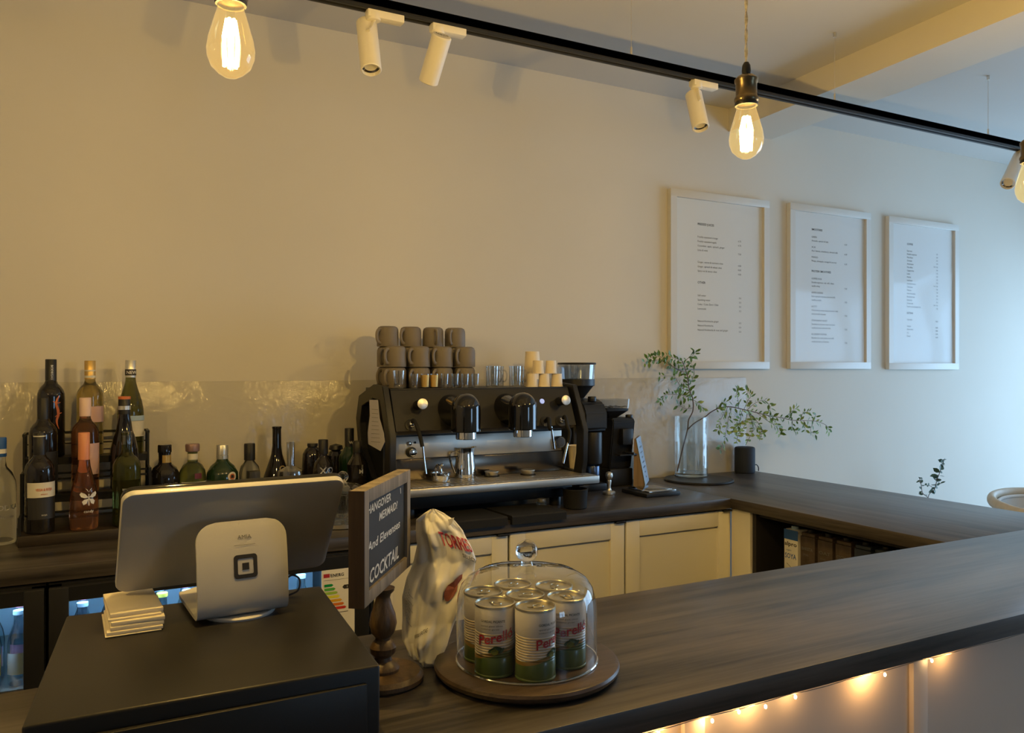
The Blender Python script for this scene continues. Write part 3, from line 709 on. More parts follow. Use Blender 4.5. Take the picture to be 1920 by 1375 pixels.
b = B(); put_text(b, 'HENDRIX', on_cyl(.0465, .130, .3), .010, align='c', width=.05); part('lettering', b, M['gink'], t, flat=True)
t = bottle('round green glass bottle with cream label and purple stopper', loc_at(361, BY), [(0, .004), (.038, 0), (.0425, .006), (.0425, .150), (.040, .172), (.030, .190), (.0165, .200), (.0155, .232), (0, .233)], M['bpale'], None, group=SG)
part('neck_label', B().lathe([(.0163, .205), (.0163, .228)], n=24), cream, t)
part('stopper', B().lathe([(.0155, .233), (.022, .236), (.023, .255), (.021, .260), (0, .261)], n=28), mat('mauve_stopper', (.28, .18, .18), .35, .3), t)
part('label', label_patch(.0430, .08, .138, 1.3, c0=.3), cream, t)
part('seal', label_patch(.0428, .148, .166, .28, c0=.34), mat('purple_seal', (.14, .03, .05), .4), t)
b = B(); put_text(b, 'LA FLOR', on_cyl(.0434, .115, .33), .012, align='c', width=.055); part('lettering', b, M['gink'], t, flat=True)
t = bottle('wide dark green liqueur bottle with round white medallion', loc_at(417, BY), [(0, .004), (.048, 0), (.051, .006), (.051, .140), (.050, .160), (.038, .182), (.022, .196), (.0175, .204), (.0165, .226), (0, .228)], M['bgreen'], None, group=SG)
part('cap', B().lathe([(.0175, .205), (.0195, .206), (.0195, .218), (.018, .219), (.0195, .220), (.0195, .250), (.018, .253), (0, .253)], n=28), silver, t)
f = on_cyl(.0500, .149, .52, eps=.0015)
b = B(); nn = 24
b.add([f(.016*math.cos(2*PI*i/nn), .016*math.sin(2*PI*i/nn)) for i in range(nn)]+[f(.010*math.cos(2*PI*i/nn), .010*math.sin(2*PI*i/nn)) for i in range(nn)], [(i, (i+1) % nn, nn+(i+1) % nn, nn+i) for i in range(nn)])
part('medallion', b, cream, t, flat=True)
b = B(); b.add([f(.0098*math.cos(2*PI*i/nn), .0098*math.sin(2*PI*i/nn)) for i in range(nn)], [tuple(range(nn))]); b.add([f(x*.006, z*.006)+Vector((0, -.0006, 0)) for x, z in ((-1, -.8), (1, -.8), (.8, 1), (-.8, 1))], [(0, 1, 2, 3)], 1)
part('medallion_centre', b, [lizard, M['ink']], t, flat=True)
t = bottle('slim dark bottle with tall square black cap', loc_at(468, BY), [(0, .003), (.032, 0), (.034, .005), (.034, .155), (.030, .175), (.018, .190), (.0150, .197), (0, .198)], M['bclear'], None, group=SG)
part('cap', B().lathe([(.0165, .196), (.0185, .197), (.0185, .250), (.017, .253), (0, .253)], n=24), M['black'], t)
t = thing('black_box', 'small black carton standing in front of the square-capped bottle', 'box', loc_at(475, 2.76), .1)
part('carton', B().box((-.018, -.018, 0), (.018, .018, .168), .002), M['mblack'], t)
t = bottle('black bottle with long flared neck and round badge', loc_at(519, 2.905), [(0, .004), (.050, 0), (.055, .008), (.053, .08), (.044, .13), (.030, .172), (.0195, .205), (.0155, .235), (.0150, .295), (.0165, .297), (.0165, .303), (.014, .304), (0, .302)], M['bdark'], None, group=SG)
f = on_cyl(.036, .158, .3, eps=.004); b = B(); b.add([f(.010*math.cos(2*PI*i/nn), .010*math.sin(2*PI*i/nn)) for i in range(nn)]+[f(.006*math.cos(2*PI*i/nn), .006*math.sin(2*PI*i/nn)) for i in range(nn)], [(i, (i+1) % nn, nn+(i+1) % nn, nn+i) for i in range(nn)])
part('badge', b, gold, t, flat=True)
t = thing('glass_dish', 'small glass dish with a lidded bulge, in front of the flared black bottle', 'dish', loc_at(503, 2.74), group=None)
part('bowl', B().lathe([(0, .10), (.012, .10), (.014, .104), (.030, .118), (.034, .135), (.033, .135), (.029, .121), (0, .106)], n=28), M['tglass'], t)
part('foot', B().lathe([(0, 0), (.028, 0), (.028, .003), (.006, .010), (.005, .10), (0, .10)], n=24), M['tglass'], t)
part('orange_slices', B().sphere((0, 0, .128), .024, n=20, sc=(1, 1, .55)), mat('orange_fruit', (.65, .25, .06), .5), t)
t = thing('glass_decanter', 'clear glass decanter with wide flat shoulder and thin open neck', 'decanter', loc_at(545, 2.745))
part('glass', B().lathe([(0, .003), (.040, 0), (.043, .005), (.043, .155), (.041, .165), (.014, .180), (.0125, .19), (.0145, .262), (.0125, .262), (.0105, .19), (.012, .182), (.038, .162), (.040, .15), (.040, .008), (0, .008)], n=32), M['tglass'], t)
t = bottle('squat black bottle with silver crest, left of the two behind the glassware', loc_at(586, 2.91), [(0, .004), (.034, 0), (.037, .006), (.037, .165), (.035, .20), (.027, .215), (.0165, .225), (.016, .235), (0, .236)], M['bdark'], M['black'], .226, .019, group=SG)
t = bottle('black bottle with silver crest and narrow cap, nearest the tablet corner', loc_at(606, 2.745), [(0, .004), (.032, 0), (.034, .006), (.034, .15), (.030, .185), (.018, .2), (.0145, .21), (.014, .262), (0, .263)], M['bdark'], M['black'], .215, .0165, group=SG)
b = B(); f = on_cyl(.0344, .150, .1, eps=.002); put_text(b, 'XO', f, .022, align='c', bold=True); part('crest', b, silver, t, flat=True)
t = bottle('dark round-shouldered bottle, behind the ball-stoppered glass jar', loc_at(630, 2.915), [(0, .004), (.034, 0), (.036, .006), (.036, .15), (.034, .19), (.022, .205), (0, .208)], M['bdark'], None, group=SG)
part('cap', B().lathe([(.010, .205), (.026, .212), (.022, .226), (0, .232)], n=24), M['black'], t)
t = bottle('tall dark green bottle with black cap, close to the machine', loc_at(655, 2.835), bordeaux(.0375, .292), M['bgreen'], M['black'], .222, .0165, group=SG)
b = B(); put_text(b, 'W', on_cyl(.0168, .238, .1), .010, align='c', bold=True); part('neck_mark', b, cream, t, flat=True)
t = bottle('black bottle with silver emblem, right of the tall green one', loc_at(670, 2.735), [(0, .004), (.032, 0), (.034, .006), (.034, .14), (.036, .175), (.020, .20), (.0155, .21), (.0145, .252), (0, .254)], M['bdark'], M['black'], .215, .0165, group=SG)
b = B(); put_text(b, 'M', on_cyl(.034, .145, .1, eps=.001), .014, align='c', bold=True); part('emblem', b, silver, t, flat=True)

# glassware on the round tray behind the tablet
tc_ = on_z(640, 983, CT); tx, ty = tc_.x, tc_.y
t = thing('round_tray', 'round metal tray of upturned glasses behind the tablet', 'tray', (tx, ty, CT))
part('tray', B().lathe([(0, 0), (.098, 0), (.105, .004), (.106, .016), (.103, .016), (.101, .006), (0, .005)], n=48), M['steel'], t)
k = 0
names = ['front left', 'front middle', 'front right', 'back right', 'back middle', 'back left', 'centre']
for i in range(7):
    a = math.radians([-125, -75, -25, 35, 85, 140, 0][i]); r = .066 if i < 6 else 0
    g = thing('tumbler', f'ribbed clear tumbler on the round tray, {names[i]}', 'glass', (tx+r*math.cos(a), ty+r*math.sin(a), CT+.0055), group='ribbed tumblers on the round tray')
    bb_ = B(); N = 40
    def fn(u, v, r0=.027, H=.098):
        aa = 2*PI*u; rr = r0+.003*v+.0010*math.cos(12*aa)*(1 if v < .8 else 0); return Vector((rr*math.cos(aa), rr*math.sin(aa), v*H))
    bb_.grid(fn, 48, 4, closed_u=True); bb_.lathe([(0, .0), (.027, .0)], n=24); bb_.lathe([(0, .008), (.0255, .008)], n=24)
    part('glass', bb_, M['tglass'], g)
t = thing('glass_jar', 'glass plate and ball-stoppered lid resting on the ribbed tumblers', 'glass lid', (tx+.005, ty, CT+.105))
part('plate', B().lathe([(0, 0), (.085, 0), (.100, .006), (.1, .008), (.085, .003), (0, .003)], n=48), M['tglass'], t)
part('lid', B().lathe([(.078, .004), (.076, .012), (.060, .022), (.03, .030), (.012, .034), (0, .034)], n=40), M['tglass'], t)
part('ball_stopper', B().sphere((0, 0, .050), .0185, n=28), M['solidglass'], t)

# ------------------------------------------------------------------ payment stand, drawer, card stack
BZ = 1.04
t = thing('cash_drawer', 'large matt black cash drawer on the bar under the payment stand', 'cash drawer', (.15, 1.226, CT))
quad = [(-.067, 1.019), (.337, 1.012), (.365, 1.431), (-.034, 1.443)]
cx_ = sum(p[0] for p in quad)/4; cy_ = sum(p[1] for p in quad)/4
b = B(); b.prism(quad, CT+.001, BZ)
bmesh.ops.bevel(b.bm, geom=[e for e in b.bm.edges], offset=.004, segments=3, profile=.5, affect='EDGES')
part('case', b, M['mblack'], t, True)
b = B(); b.box((-.045, 1.006, CT+.012), (.318, 1.016, BZ-.020), .002); part('drawer_front', b, M['mblack'], t, True)
b = B(); b.cyl((.136, 1.004, .985), (.136, 1.010, .985), .009, n=20); part('lock', b, M['black'], t, True)
t = thing('payment_stand', 'white payment stand and touchscreen seen from behind, on the cash drawer', 'payment terminal', (.205, 1.36, BZ), math.radians(4))
# curved stand plate: foot, bend, upright
prof = [(.120, .006), (.03, .006), (-.045, .006), (-.062, .008), (-.071, .015), (-.074, .028), (-.072, .06), (-.066, .10), (-.058, .135), (-.053, .152)]
P_ = spline([(0, y, z) for y, z in prof], 5); n_ = len(P_)
arc = [0]
for i in range(1, n_): arc.append(arc[-1]+(P_[i]-P_[i-1]).length)
Lt = arc[-1]; hw = .0685; b = B(); rows = []
for i in range(n_):
    T = (P_[min(i+1, n_-1)]-P_[max(i-1, 0)]).normalized(); N = Vector((0, T.z, -T.y)); s_ = arc[i]
    rr = .030; d = min(Lt-s_, s_); w_ = hw if d > rr else hw-rr+math.sqrt(max(0, rr*rr-(rr-d)**2))
    rows.append([b.bm.verts.new(P_[i]+N*o+Vector((x*w_, 0, 0))) for x, o in ((-1, .0), (-1, .006), (0, .006), (1, .006), (1, .0), (0, 0))])
for i in range(n_-1):
    for q in range(6): b.bm.faces.new((rows[i][q], rows[i][(q+1) % 6], rows[i+1][(q+1) % 6], rows[i+1][q]))
b.bm.faces.new(rows[0]); b.bm.faces.new(rows[-1])
for v in b.bm.verts: v.co.x += -.0
st = part('stand_plate', b, M['tabw'], t, sharp=60)
part('swivel_base', B().lathe([(0, 0), (.055, 0), (.056, .003), (.054, .0055), (0, .0055)], c=(.004, -.022, 0), n=48), M['white'], t)
# marks on the plate
def plate(z):
    for i in range(len(P_)-1):
        if P_[i].y < 0 and P_[i].z <= z <= P_[i+1].z and P_[i+1].z > P_[i].z: return P_[i].y+(P_[i+1].y-P_[i].y)*(z-P_[i].z)/(P_[i+1].z-P_[i].z)
    return P_[-1].y
b = B()
def pf(o): return lambda x, z: Vector((o[0]+x, plate(o[1]+z)-.0008, o[1]+z))
def rr_ring(b, c, ho, hi, ro, ri, n=6):
    def loop(h, r):
        pts = []
        for cx, cz, a0 in ((h-r, h-r, 0), (-h+r, h-r, PI/2), (-h+r, -h+r, PI), (h-r, -h+r, 1.5*PI)):
            for k in range(n+1): a = a0+k*PI/2/n; pts.append((cx+r*math.cos(a), cz+r*math.sin(a)))
        return pts
    A, Bq = loop(ho, ro), loop(hi, ri); f = pf(c); m = len(A)
    b.add([f(*p) for p in A]+[f(*p) for p in Bq], [(i, (i+1) % m, m+(i+1) % m, m+i) for i in range(m)])
rr_ring(b, (.003, .083), .0178, .0118, .0052, .002)
f = pf((.003, .083)); b.add([f(-.0052, -.0052), f(.0052, -.0052), f(.0052, .0052), f(-.0052, .0052)], [(0, 1, 2, 3)])
part('square_emblem', b, M['ink'], st, flat=True)
b = B(); put_text(b, 'AMIA', pf((.003, .124)), .0062, align='c', width=.021); f = pf((.003, .115)); b.add([f(-.016, 0), f(.016, 0), f(.016, .0006), f(-.016, .0006)], [(0, 1, 2, 3)])
part('lettering', b, M['gink'], st, flat=True)
# touchscreen: rounded slab, tilted
W_, H_, R_ = .338, .208, .018
def rrect(w, h, r, n=8):
    pts = []
    for cx, cy, a0 in ((w/2-r, h/2-r, 0), (-w/2+r, h/2-r, PI/2), (-w/2+r, -h/2+r, PI), (w/2-r, -h/2+r, 1.5*PI)):
        for k in range(n+1): a = a0+k*PI/2/n; pts.append((cx+r*math.cos(a), cy+r*math.sin(a)))
    return pts
tilt = .60
Minv = root_matrix(t).inverted()
# after the rotation local y is 'up the slab', local z its back normal (towards the bar)
TM = Minv @ Matrix.Translation((.2053, 1.3733, 1.1665)) @ Matrix.Rotation(math.radians(3.3), 4, 'Z') @ Matrix.Rotation(PI/2+tilt, 4, 'X')
def slab(w, h, r, z0, z1, e):
    b = B(); L = []
    for ins, z in ((e, z0), (0, z0+e), (0, z1-e), (e*.3, z1-e*.3), (e, z1)):
        L.append([b.bm.verts.new((x, y, z)) for x, y in rrect(w-2*ins, h-2*ins, max(.001, r-ins))])
    for i in range(len(L)-1):
        for k in range(len(L[0])): q = (k+1) % len(L[0]); b.bm.faces.new((L[i][k], L[i][q], L[i+1][q], L[i+1][k]))
    b.bm.faces.new(L[0][::-1]); b.bm.faces.new(L[-1]); return b
b = slab(W_, H_, R_, 0, .014, .004); b.bm.transform(TM); sc = part('screen_housing', b, M['tabw'], t)
b = slab(W_-.001, H_-.001, R_-.0005, -.006, .0, .001); b.bm.transform(TM); part('screen_glass', b, M['gloss'], sc)
b = B(); b.box((-.044, -.005, .014), (.044, .020, .050), .004); b.bm.transform(TM); part('hinge', b, M['tabw'], t)
b = B(); b.tube(spline([(.068, .03, .004), (.090, .04, .02), (.110, .05, .028), (.122, .045, .020), (.115, .03, .006), (.095, .02, .002)], 6), .0018, n=8); part('cable', b, M['black'], t)
# stack of folded cards
base = on_z(203, 1199, BZ)
off = [(-.004, .0), (-.002, .002), (.003, .004), (.004, .006), (.0, .012), (.003, .016)]
thk = [.0015, .005, .006, .006, .003, .006]
z = BZ+.0006
nm = ['lowest', 'second lowest', 'third from the bottom', 'fourth from the bottom', 'second from the top', 'topmost']
for i in range(6):
    a = math.radians(2+random.uniform(-1.5, 1.5)+(2 if i == 5 else 0)); x0 = base.x+off[i][0]; y0 = base.y+off[i][1]+.004
    s = finish('napkin_stack', B().box((0, 0, 0), (.072+(.003 if i < 2 else 0), .125, thk[i]), .0008), M['napkin'])
    s.location = (x0, y0, z); s.rotation_euler = (0, 0, a); z += thk[i]+.0003
    tag(s, f'cream folded paper bundle beside the payment stand, {nm[i]} of the pile', 'napkins', 'folded paper bundles on the cash drawer'); s.name = 'paper_bundle' if i == 0 else f'paper_bundle.{i:03d}'

# ------------------------------------------------------------------ espresso machine
MX0, MX1 = .885, 1.635
t = thing('espresso_machine', 'large matt black two-group espresso machine on the back worktop', 'coffee machine', (1.26, 2.65, CT))
em_ = t
PT, PB = (2.61, 1.355), (2.55, 1.218)      # front panel: top and bottom edge (y, z)
b = B()
b.prism([(2.61, 1.355), (2.885, 1.355), (2.885, 1.0), (2.66, 1.0), (2.66, 1.195), (2.575, 1.205), (2.55, 1.218)], MX0+.02, MX1-.02, axis='x')
part('body', b, M['mblack'], t, True)
part('cup_rail', B().box((MX0+.02, 2.612, 1.355), (MX1-.02, 2.885, 1.3595), .001), M['black'], t, True)
b = B(); b.box((MX0+.02, 2.655, 1.112), (MX1-.02, 2.659, 1.190), .001); part('steel_splashback', b, M['steel'], t, True)
dk = mat('steel_dark_reflection', (.16, .14, .12), .22, 1.0)  # dark reflection in the lower steel band put into its colour
part('lower_splashback', B().box((MX0+.02, 2.648, 1.037), (MX1-.02, 2.6585, 1.110), .001), dk, t, True)
b = B(); b.box((MX0-.01, 2.452, 1.008), (MX1+.02, 2.70, 1.036), .003); part('drip_tray', b, M['steel'], t, True)
b = B()
for i in range(36): b.box((MX0+.03+i*.0195, 2.475, 1.036), (MX0+.042+i*.0195, 2.635, 1.0368))
part('tray_grille', b, M['steel'], t, True)
b = B(); b.box((MX0+.03, 2.53, .955), (MX1-.05, 2.86, 1.008), .004); part('chassis', b, M['black'], t, True)
for x in (MX0+.07, MX1-.10):
    for y in (2.57, 2.82): part('foot', B().rcyl((x, y, CT), (x, y, .956), .022, .002), M['black'], t, True)
# hexagonal side frames with an open middle
def sideframe(x0, x1):
    out = [(2.600, 1.368), (2.70, 1.374), (2.87, 1.330), (2.905, 1.245), (2.87, 1.12), (2.72, 1.000), (2.55, .985), (2.525, 1.08), (2.520, 1.20)]
    c = (2.71, 1.19); inn = [(c[0]+(y-c[0])*.74, c[1]+(z-c[1])*.74) for y, z in out]
    b = B(); n = len(out)
    V = [[b.bm.verts.new((x, y, z)) for y, z in P] for x in (x0, x1) for P in (out, inn)]
    for i in range(n):
        j = (i+1) % n
        b.bm.faces.new((V[0][i], V[0][j], V[1][j], V[1][i])); b.bm.faces.new((V[2][i], V[2][j], V[3][j], V[3][i]))
        b.bm.faces.new((V[0][i], V[0][j], V[2][j], V[2][i])); b.bm.faces.new((V[1][i], V[1][j], V[3][j], V[3][i]))
    bmesh.ops.recalc_face_normals(b.bm, faces=b.bm.faces[:])
    bmesh.ops.bevel(b.bm, geom=[e for e in b.bm.edges if e.calc_face_angle(0) > .5], offset=.002, segments=2, affect='EDGES')
    return b
part('side_frame', sideframe(MX0-.012, MX0+.010), M['black'], t, True)
part('side_frame', sideframe(MX1-.006, MX1+.016), M['black'], t, True)
b = B(); b.box((MX0+.010, 2.66, 1.03), (MX0+.019, 2.87, 1.33), .002); part('side_panel', b, M['black'], t, True)
# group heads
def panel_pt(px, py):
    """point on the sloping front panel"""
    n = Vector((0, PT[1]-PB[1], -(PT[0]-PB[0]))); r = ray(px, py); p0 = Vector((0, PB[0], PB[1])); return CAM+r*((p0-CAM).dot(n)/r.dot(n))
for gx in (1.124, 1.343):
    gy = 2.47; R = .0505
    b = B(); b.lathe([(0, 1.215), (R-.003, 1.215), (R, 1.218), (R, 1.292)]+[(R*math.cos(a), 1.292+R*1.06*math.sin(a)) for a in [k*PI/2/10 for k in range(1, 10)]]+[(0, 1.292+R*1.06)], c=(gx, gy, 0), n=48)
    gh = part('group_head', b, M['gloss'], t, True)
    b = B(); b.tube([(gx, gy, 1.278), (gx, 2.52, 1.278), (gx, 2.56, 1.278), (gx, 2.60, 1.278)], [.048, .048, .055, .060], n=40); part('neck', b, M['gloss'], gh, True)
    part('chrome_ring', B().lathe([(0, 1.190), (.033, 1.190), (.0345, 1.192), (.0345, 1.216), (0, 1.216)], c=(gx, gy, 0), n=36), M['chrome'], gh, True)
pn = Vector((0, -(PT[1]-PB[1]), (PT[0]-PB[0]))).normalized()
def onp(px, py): return panel_pt(px, py)
for px, py in ((783, 760), (1048, 753)):
    c = onp(px, py); d = Vector((-.06, -1, .12)).normalized()
    kb = part('steam_knob', B().rcyl(c, c+d*.055, .0165, .002), M['black'], t, True)
    part('knob_cap', B().rcyl(c+d*.055, c+d*.058, .0185, .001), M['steel'], kb, True)
c = onp(1016, 753); part('power_button', B().rcyl(c-pn*.0, c+pn*.004, .0095, .001), mat('blue_lit_button', (.3, .35, .55), .3, emit=(.45, .55, 1), es=.7), t, True)
def hosewand(lab, px0, hose, wand, rr=.0045):
    c = onp(*px0); b = B(); b.rcyl(c, c+pn*.003, .021, .001); j = part('steam_joint', b, M['black'], t, True)
    b = B(); b.sphere(tuple(c+pn*.012), .012, n=18); part('ball_joint', b, M['chrome'], j, True)
    hp = [c+pn*.012, c+pn*.035+Vector((0, 0, .004))]+[on_y(x, y, Y) for x, y, Y in hose]
    w = part('steam_hose', B().tube(spline(hp, 6), .0068, n=12), M['rubber'], t, True)
    wp = [on_y(x, y, Y) for x, y, Y in wand]
    part('steam_wand', B().tube(spline(wp, 6), rr, n=12), M['chrome'], t, True)
hosewand('l', (770, 798), [(786, 812, 2.50), (792, 838, 2.49)], [(792, 834, 2.49), (795, 860, 2.49), (799, 889, 2.485)], .0032)
hosewand('r', (1051, 790), [(1064, 800, 2.50), (1068, 812, 2.49), (1065, 832, 2.49)], [(1065, 828, 2.49), (1060, 850, 2.48), (1056, 869, 2.475)], .0042)
c = onp(1022, 791); part('water_joint', B().rcyl(c, c+pn*.003, .020, .001), M['black'], t, True)
b = B(); b.tube(spline([c, c+pn*.03, on_y(1030, 800, 2.50), on_y(1033, 806, 2.50)], 6), .0075, n=12); part('water_spout', b, M['rubber'], t, True)
b = B(); b.tube([on_y(1034, 800, 2.50), on_y(1036, 822, 2.50), on_y(1038, 842, 2.51)], [.003, .005, .0065], n=12); part('spout_tip', b, M['chrome'], t, True)
def onf(px, py): return on_y(px, py, 2.655)
c = onf(770, 848); b = B(); b.rcyl(c, c+Vector((0, -.012, 0)), .019, .002); kb = part('splash_knob', b, M['black'], t, True); part('knob_cap', B().rcyl(c+Vector((0, -.012, 0)), c+Vector((0, -.028, 0)), .0135, .002), M['chrome'], kb, True)
c = onf(767, 832); part('indicator', B().rcyl(c, c+Vector((0, -.010, 0)), .008, .002), M['chrome'], t, True)
c = onf(778, 830); part('indicator', B().rcyl(c, c+Vector((0, -.004, 0)), .004, .001), M['black'], t, True)
c = onf(1049, 829); g = part('pressure_gauge', B().lathe([(0, 0), (.023, 0), (.0245, .004), (.022, .010), (.0205, .007), (0, .007)], n=40, mat=Matrix.Translation(c) @ Matrix.Rotation(PI/2, 4, 'X')), M['chrome'], t, True)
part('gauge_face', B().rcyl(c+Vector((0, -.0072, 0)), c+Vector((0, -.0078, 0)), .019, .0002), mat('gauge_face', (.12, .13, .16), .4), g, True)
# printed paper hung on the side frame
b = B(); x_ = MX0-.0135
pp = [on_x(693, 750, x_), on_x(709, 750, x_), on_x(712, 785, x_), on_x(720, 812, x_), on_x(722, 829, x_), on_x(714, 846, x_), on_x(691, 833, x_), on_x(690, 812, x_), on_x(694, 780, x_)]
th = Vector((-.0012, 0, 0)); n = len(pp)
b.add(pp+[p+th for p in pp], [tuple(range(n)), tuple(range(2*n-1, n-1, -1))]+[(i, (i+1) % n, n+(i+1) % n, n+i) for i in range(n)])
s = finish('paper_note', b, mat('lilac_white_paper', (.60, .58, .64), .7)); tag(s, 'white printed paper note hanging on the left side frame of the machine', 'note')
b = B()
for i in range(9):
    z = 768+i*7.6; dx = 0 if i < 3 else (i-3)*.5
    p0, p1 = on_x(697-dx*.5, z, x_-.0016), on_x(709+dx*1.6, z+1, x_-.0016); up = Vector((0, 0, .0012)); b.add([p0, p1, p1+up, p0+up], [(0, 1, 2, 3)])
part('print_lines', b, M['gink'], s, True, flat=True)

# portafilters
def portafilter(lab, c, ang, handle=True):
    g = thing('portafilter', lab, 'portafilter', c, ang, 'portafilters on the drip tray')
    part('basket', B().lathe([(0, 0), (.024, .0), (.030, .006), (.031, .022), (.035, .023), (.035, .030), (.031, .030), (.029, .012), (0, .008)], n=36), M['chrome'], g)
    b = B(); b.box((-.041, -.008, .020), (.041, .008, .027), .002); part('lugs', b, M['chrome'], g)
    b = B(); b.tube(spline([(-.010, 0, .004), (-.012, -.012, -.002+.006), (-.016, -.026, .003)], 5), .0065, n=12); b.tube(spline([(.010, 0, .004), (.012, -.012, .004), (.016, -.026, .003)], 5), .0065, n=12); part('spout', b, M['chrome'], g)
    b = B(); b.tube([(.028, 0, .020), (.045, 0, .022), (.060, 0, .022)], [.008, .006, .008], n=14); part('neck', b, M['chrome'], g)
    b = B(); b.tube([(.058, 0, .022), (.064, 0, .022), (.10, 0, .020), (.14, 0, .018), (.168, 0, .017), (.172, 0, .017)], [.010, .0135, .0125, .014, .0135, .009], n=20); part('handle', b, M['rubber'], g)
    b = B(); b.tube(spline([(-.02, .010, .026), (-.018, .012, .048), (-.004, .012, .058), (.012, .010, .050), (.016, .010, .042)], 6), .0045, n=12); b.sphere((-.024, .010, .060), .006, n=12); part('wire_clip', b, M['chrome'], g)
    return g
def tray_at(px, py): return on_z(px, py, 1.0375)
p = tray_at(826, 903); portafilter('chrome portafilter at the left of the drip tray, beside the milk jug', (p.x, p.y, 1.0375), math.radians(100))
p = tray_at(955, 884); portafilter('chrome portafilter with black handle pointing right, mid drip tray', (p.x, p.y, 1.0375), math.radians(2))
for (px, lab) in ((922, 'small chrome basket on the tray, between milk jug and right portafilter'), (990, 'small chrome basket in front of the right portafilter')):
    p = tray_at(px, 893 if px < 950 else 890)
    g = thing('filter_basket', lab, 'basket', (p.x, p.y, 1.0375), group='small chrome baskets')
    part('cup', B().lathe([(0, .0), (.021, 0), (.0225, .004), (.0245, .014), (.0265, .016), (.0265, .018), (0, .018)], n=32), M['steel'], g)
    part('base_ring', B().lathe([(.0227, .0), (.029, .0), (.029, .0018), (.0227, .0018)], n=32), M['rubber'], g)
p = tray_at(872, 894)
g = thing('milk_jug', 'stainless steel milk jug with handle on the left, on the drip tray', 'jug', (p.x, p.y, 1.0375))
def jug(u, v):
    a = 2*PI*u; prof = [(.0, .0385), (.08, .0390), (.3, .0375), (.6, .0335), (.85, .0320), (1, .0330)]
    for i in range(len(prof)-1):
        if prof[i][0] <= v <= prof[i+1][0]: q = (v-prof[i][0])/(prof[i+1][0]-prof[i][0]); r = prof[i][1]*(1-q)+prof[i+1][1]*q; break
    s = max(0, math.cos(a))**10*max(0, v-.72)/.28*.012
    return Vector(((r+s)*math.cos(a), r*math.sin(a), v*.105+s*.3))
b = B(); b.grid(jug, 40, 24, closed_u=True); b.lathe([(0, .001), (.0375, .0)], n=40); b.grid(lambda u, v: (lambda q: Vector((q.x*.96, q.y*.96, max(.002, q.z))))(jug(u, v)), 40, 12, closed_u=True)
part('vessel', b, M['chrome'], g)
b = B(); b.tube(spline([(-.030, 0, .092), (-.052, 0, .092), (-.060, 0, .080), (-.052, 0, .045), (-.040, 0, .016)], 8), .0060, n=12, flat=.5); part('handle', b, M['chrome'], g)
def papercup(name, lab, loc, r0, r1, H, inv, group):
    g = thing(name, lab, 'cup', loc, group=group)
    pr = [(0, .002), (r0-.001, .002), (r0-.0006, 0), (r0, .0), (r1, H-.002), (r1+.0016, H-.0012), (r1+.0016, H+.0008), (r1, H+.001), (r1-.001, H-.002), (r0-.001, .004), (0, .004)]
    if inv: pr = [(r, H-z) for r, z in pr]
    part('cup', B().lathe(pr, n=32), M['pcup'], g); return g
p = tray_at(1081, 880); papercup('paper_cup', 'cream paper cup standing upright at the right end of the drip tray', (p.x, p.y, 1.0375), .0265, .0335, .092, False, None)

# ---- things on top of the machine
TOP = 1.3605
M['mugp'] = M['mug']
def mug_proto():
    g = thing('mug', 'x', 'mug', (0, 0, 0), 0, 'taupe mugs stacked on the machine')
    H = .0745
    part('body', B().lathe([(.0365, .0), (.0385, .0), (.0395, .003), (.0395, .050), (.0388, .061), (.035, .070), (.027, .0745), (0, .0745)]+[(0, .070), (.030, .066), (.0365, .055), (.0365, .001)], n=40), M['mug'], g)
    b = B(); b.tube(spline([(.037, 0, .062), (.049, 0, .060), (.057, 0, .048), (.057, 0, .030), (.050, 0, .016), (.037, 0, .012)], 6), .0050, n=12, flat=1.25); part('handle', b, M['mug'], g)
    return g
proto = mug_proto(); used = False
cols_ = ['leftmost column', 'second column from left', 'third column from left', 'rightmost column']
xb = [on_y(px, 640, 2.815).x for px in (727, 770, 812, 853)]; xf = [on_y(px, 680, 2.722).x for px in (741, 786, 829, 871)]
hang = {('b', 2): [212, 214, 262, 224], ('b', 1): [225, 214, 212, 215], ('b', 0): [215, 215, 214, 212], ('f', 1): [213, 211, 214, 216], ('f', 0): [212, 215, 214, 218]}
for row, xs_, y, n_l in (('b', xb, 2.815, 3), ('f', xf, 2.722, 2)):
    for lv in range(n_l):
        for i, x in enumerate(xs_):
            a = math.radians(hang[(row, lv)][i]+random.uniform(-4, 4))
            lv_n = ['bottom', 'middle', 'top'][lv] if row == 'b' else ['bottom', 'top'][lv]
            lab = f'upturned taupe mug, {"back" if row == "b" else "front"} row, {lv_n} layer, {cols_[i]}'
            loc = (x, y, TOP+lv*.0748)
            if row == 'f': a = math.radians(hang[(row, lv)][i])
            if not used: proto.location = loc; proto.rotation_euler = (0, 0, a); proto['label'] = lab; used = True
            else: dup(proto, loc, a, lab)
# shot glasses in front of the mugs
def shot(lab, x, y, gold_=False, H=.050, R=.0195, group='small shot glasses on the machine'):
    g = thing('shot_glass', lab, 'glass', (x, y, TOP), 0, group)
    N = 28
    part('glass', B().lathe([(0, 0), (R*.8, 0), (R*.83, .002), (R, H), (R-.0015, H), (R*.8-.001, .012), (0, .010)], n=N), M['tglass'], g)
    if gold_: part('gold_band', B().lathe([(R*.84, .004), (R*.99, H-.004)], n=N), gold, g)
    return g
sx = [748, 777, 797, 814, 834, 853, 872, 891]
ws = ['first', 'second', 'third', 'fourth', 'fifth', 'sixth', 'seventh', 'eighth']
for i, px in enumerate(sx):
    g_ = i in (2, 3)
    lab = f'{"gilded" if g_ else "clear"} shot glass in front of the mugs, {ws[i]} from left'
    p = on_y(px, 715, 2.645); shot(lab, p.x, 2.645, g_, H=.062 if i == 0 else .050, R=.0215 if i == 0 else .0155)
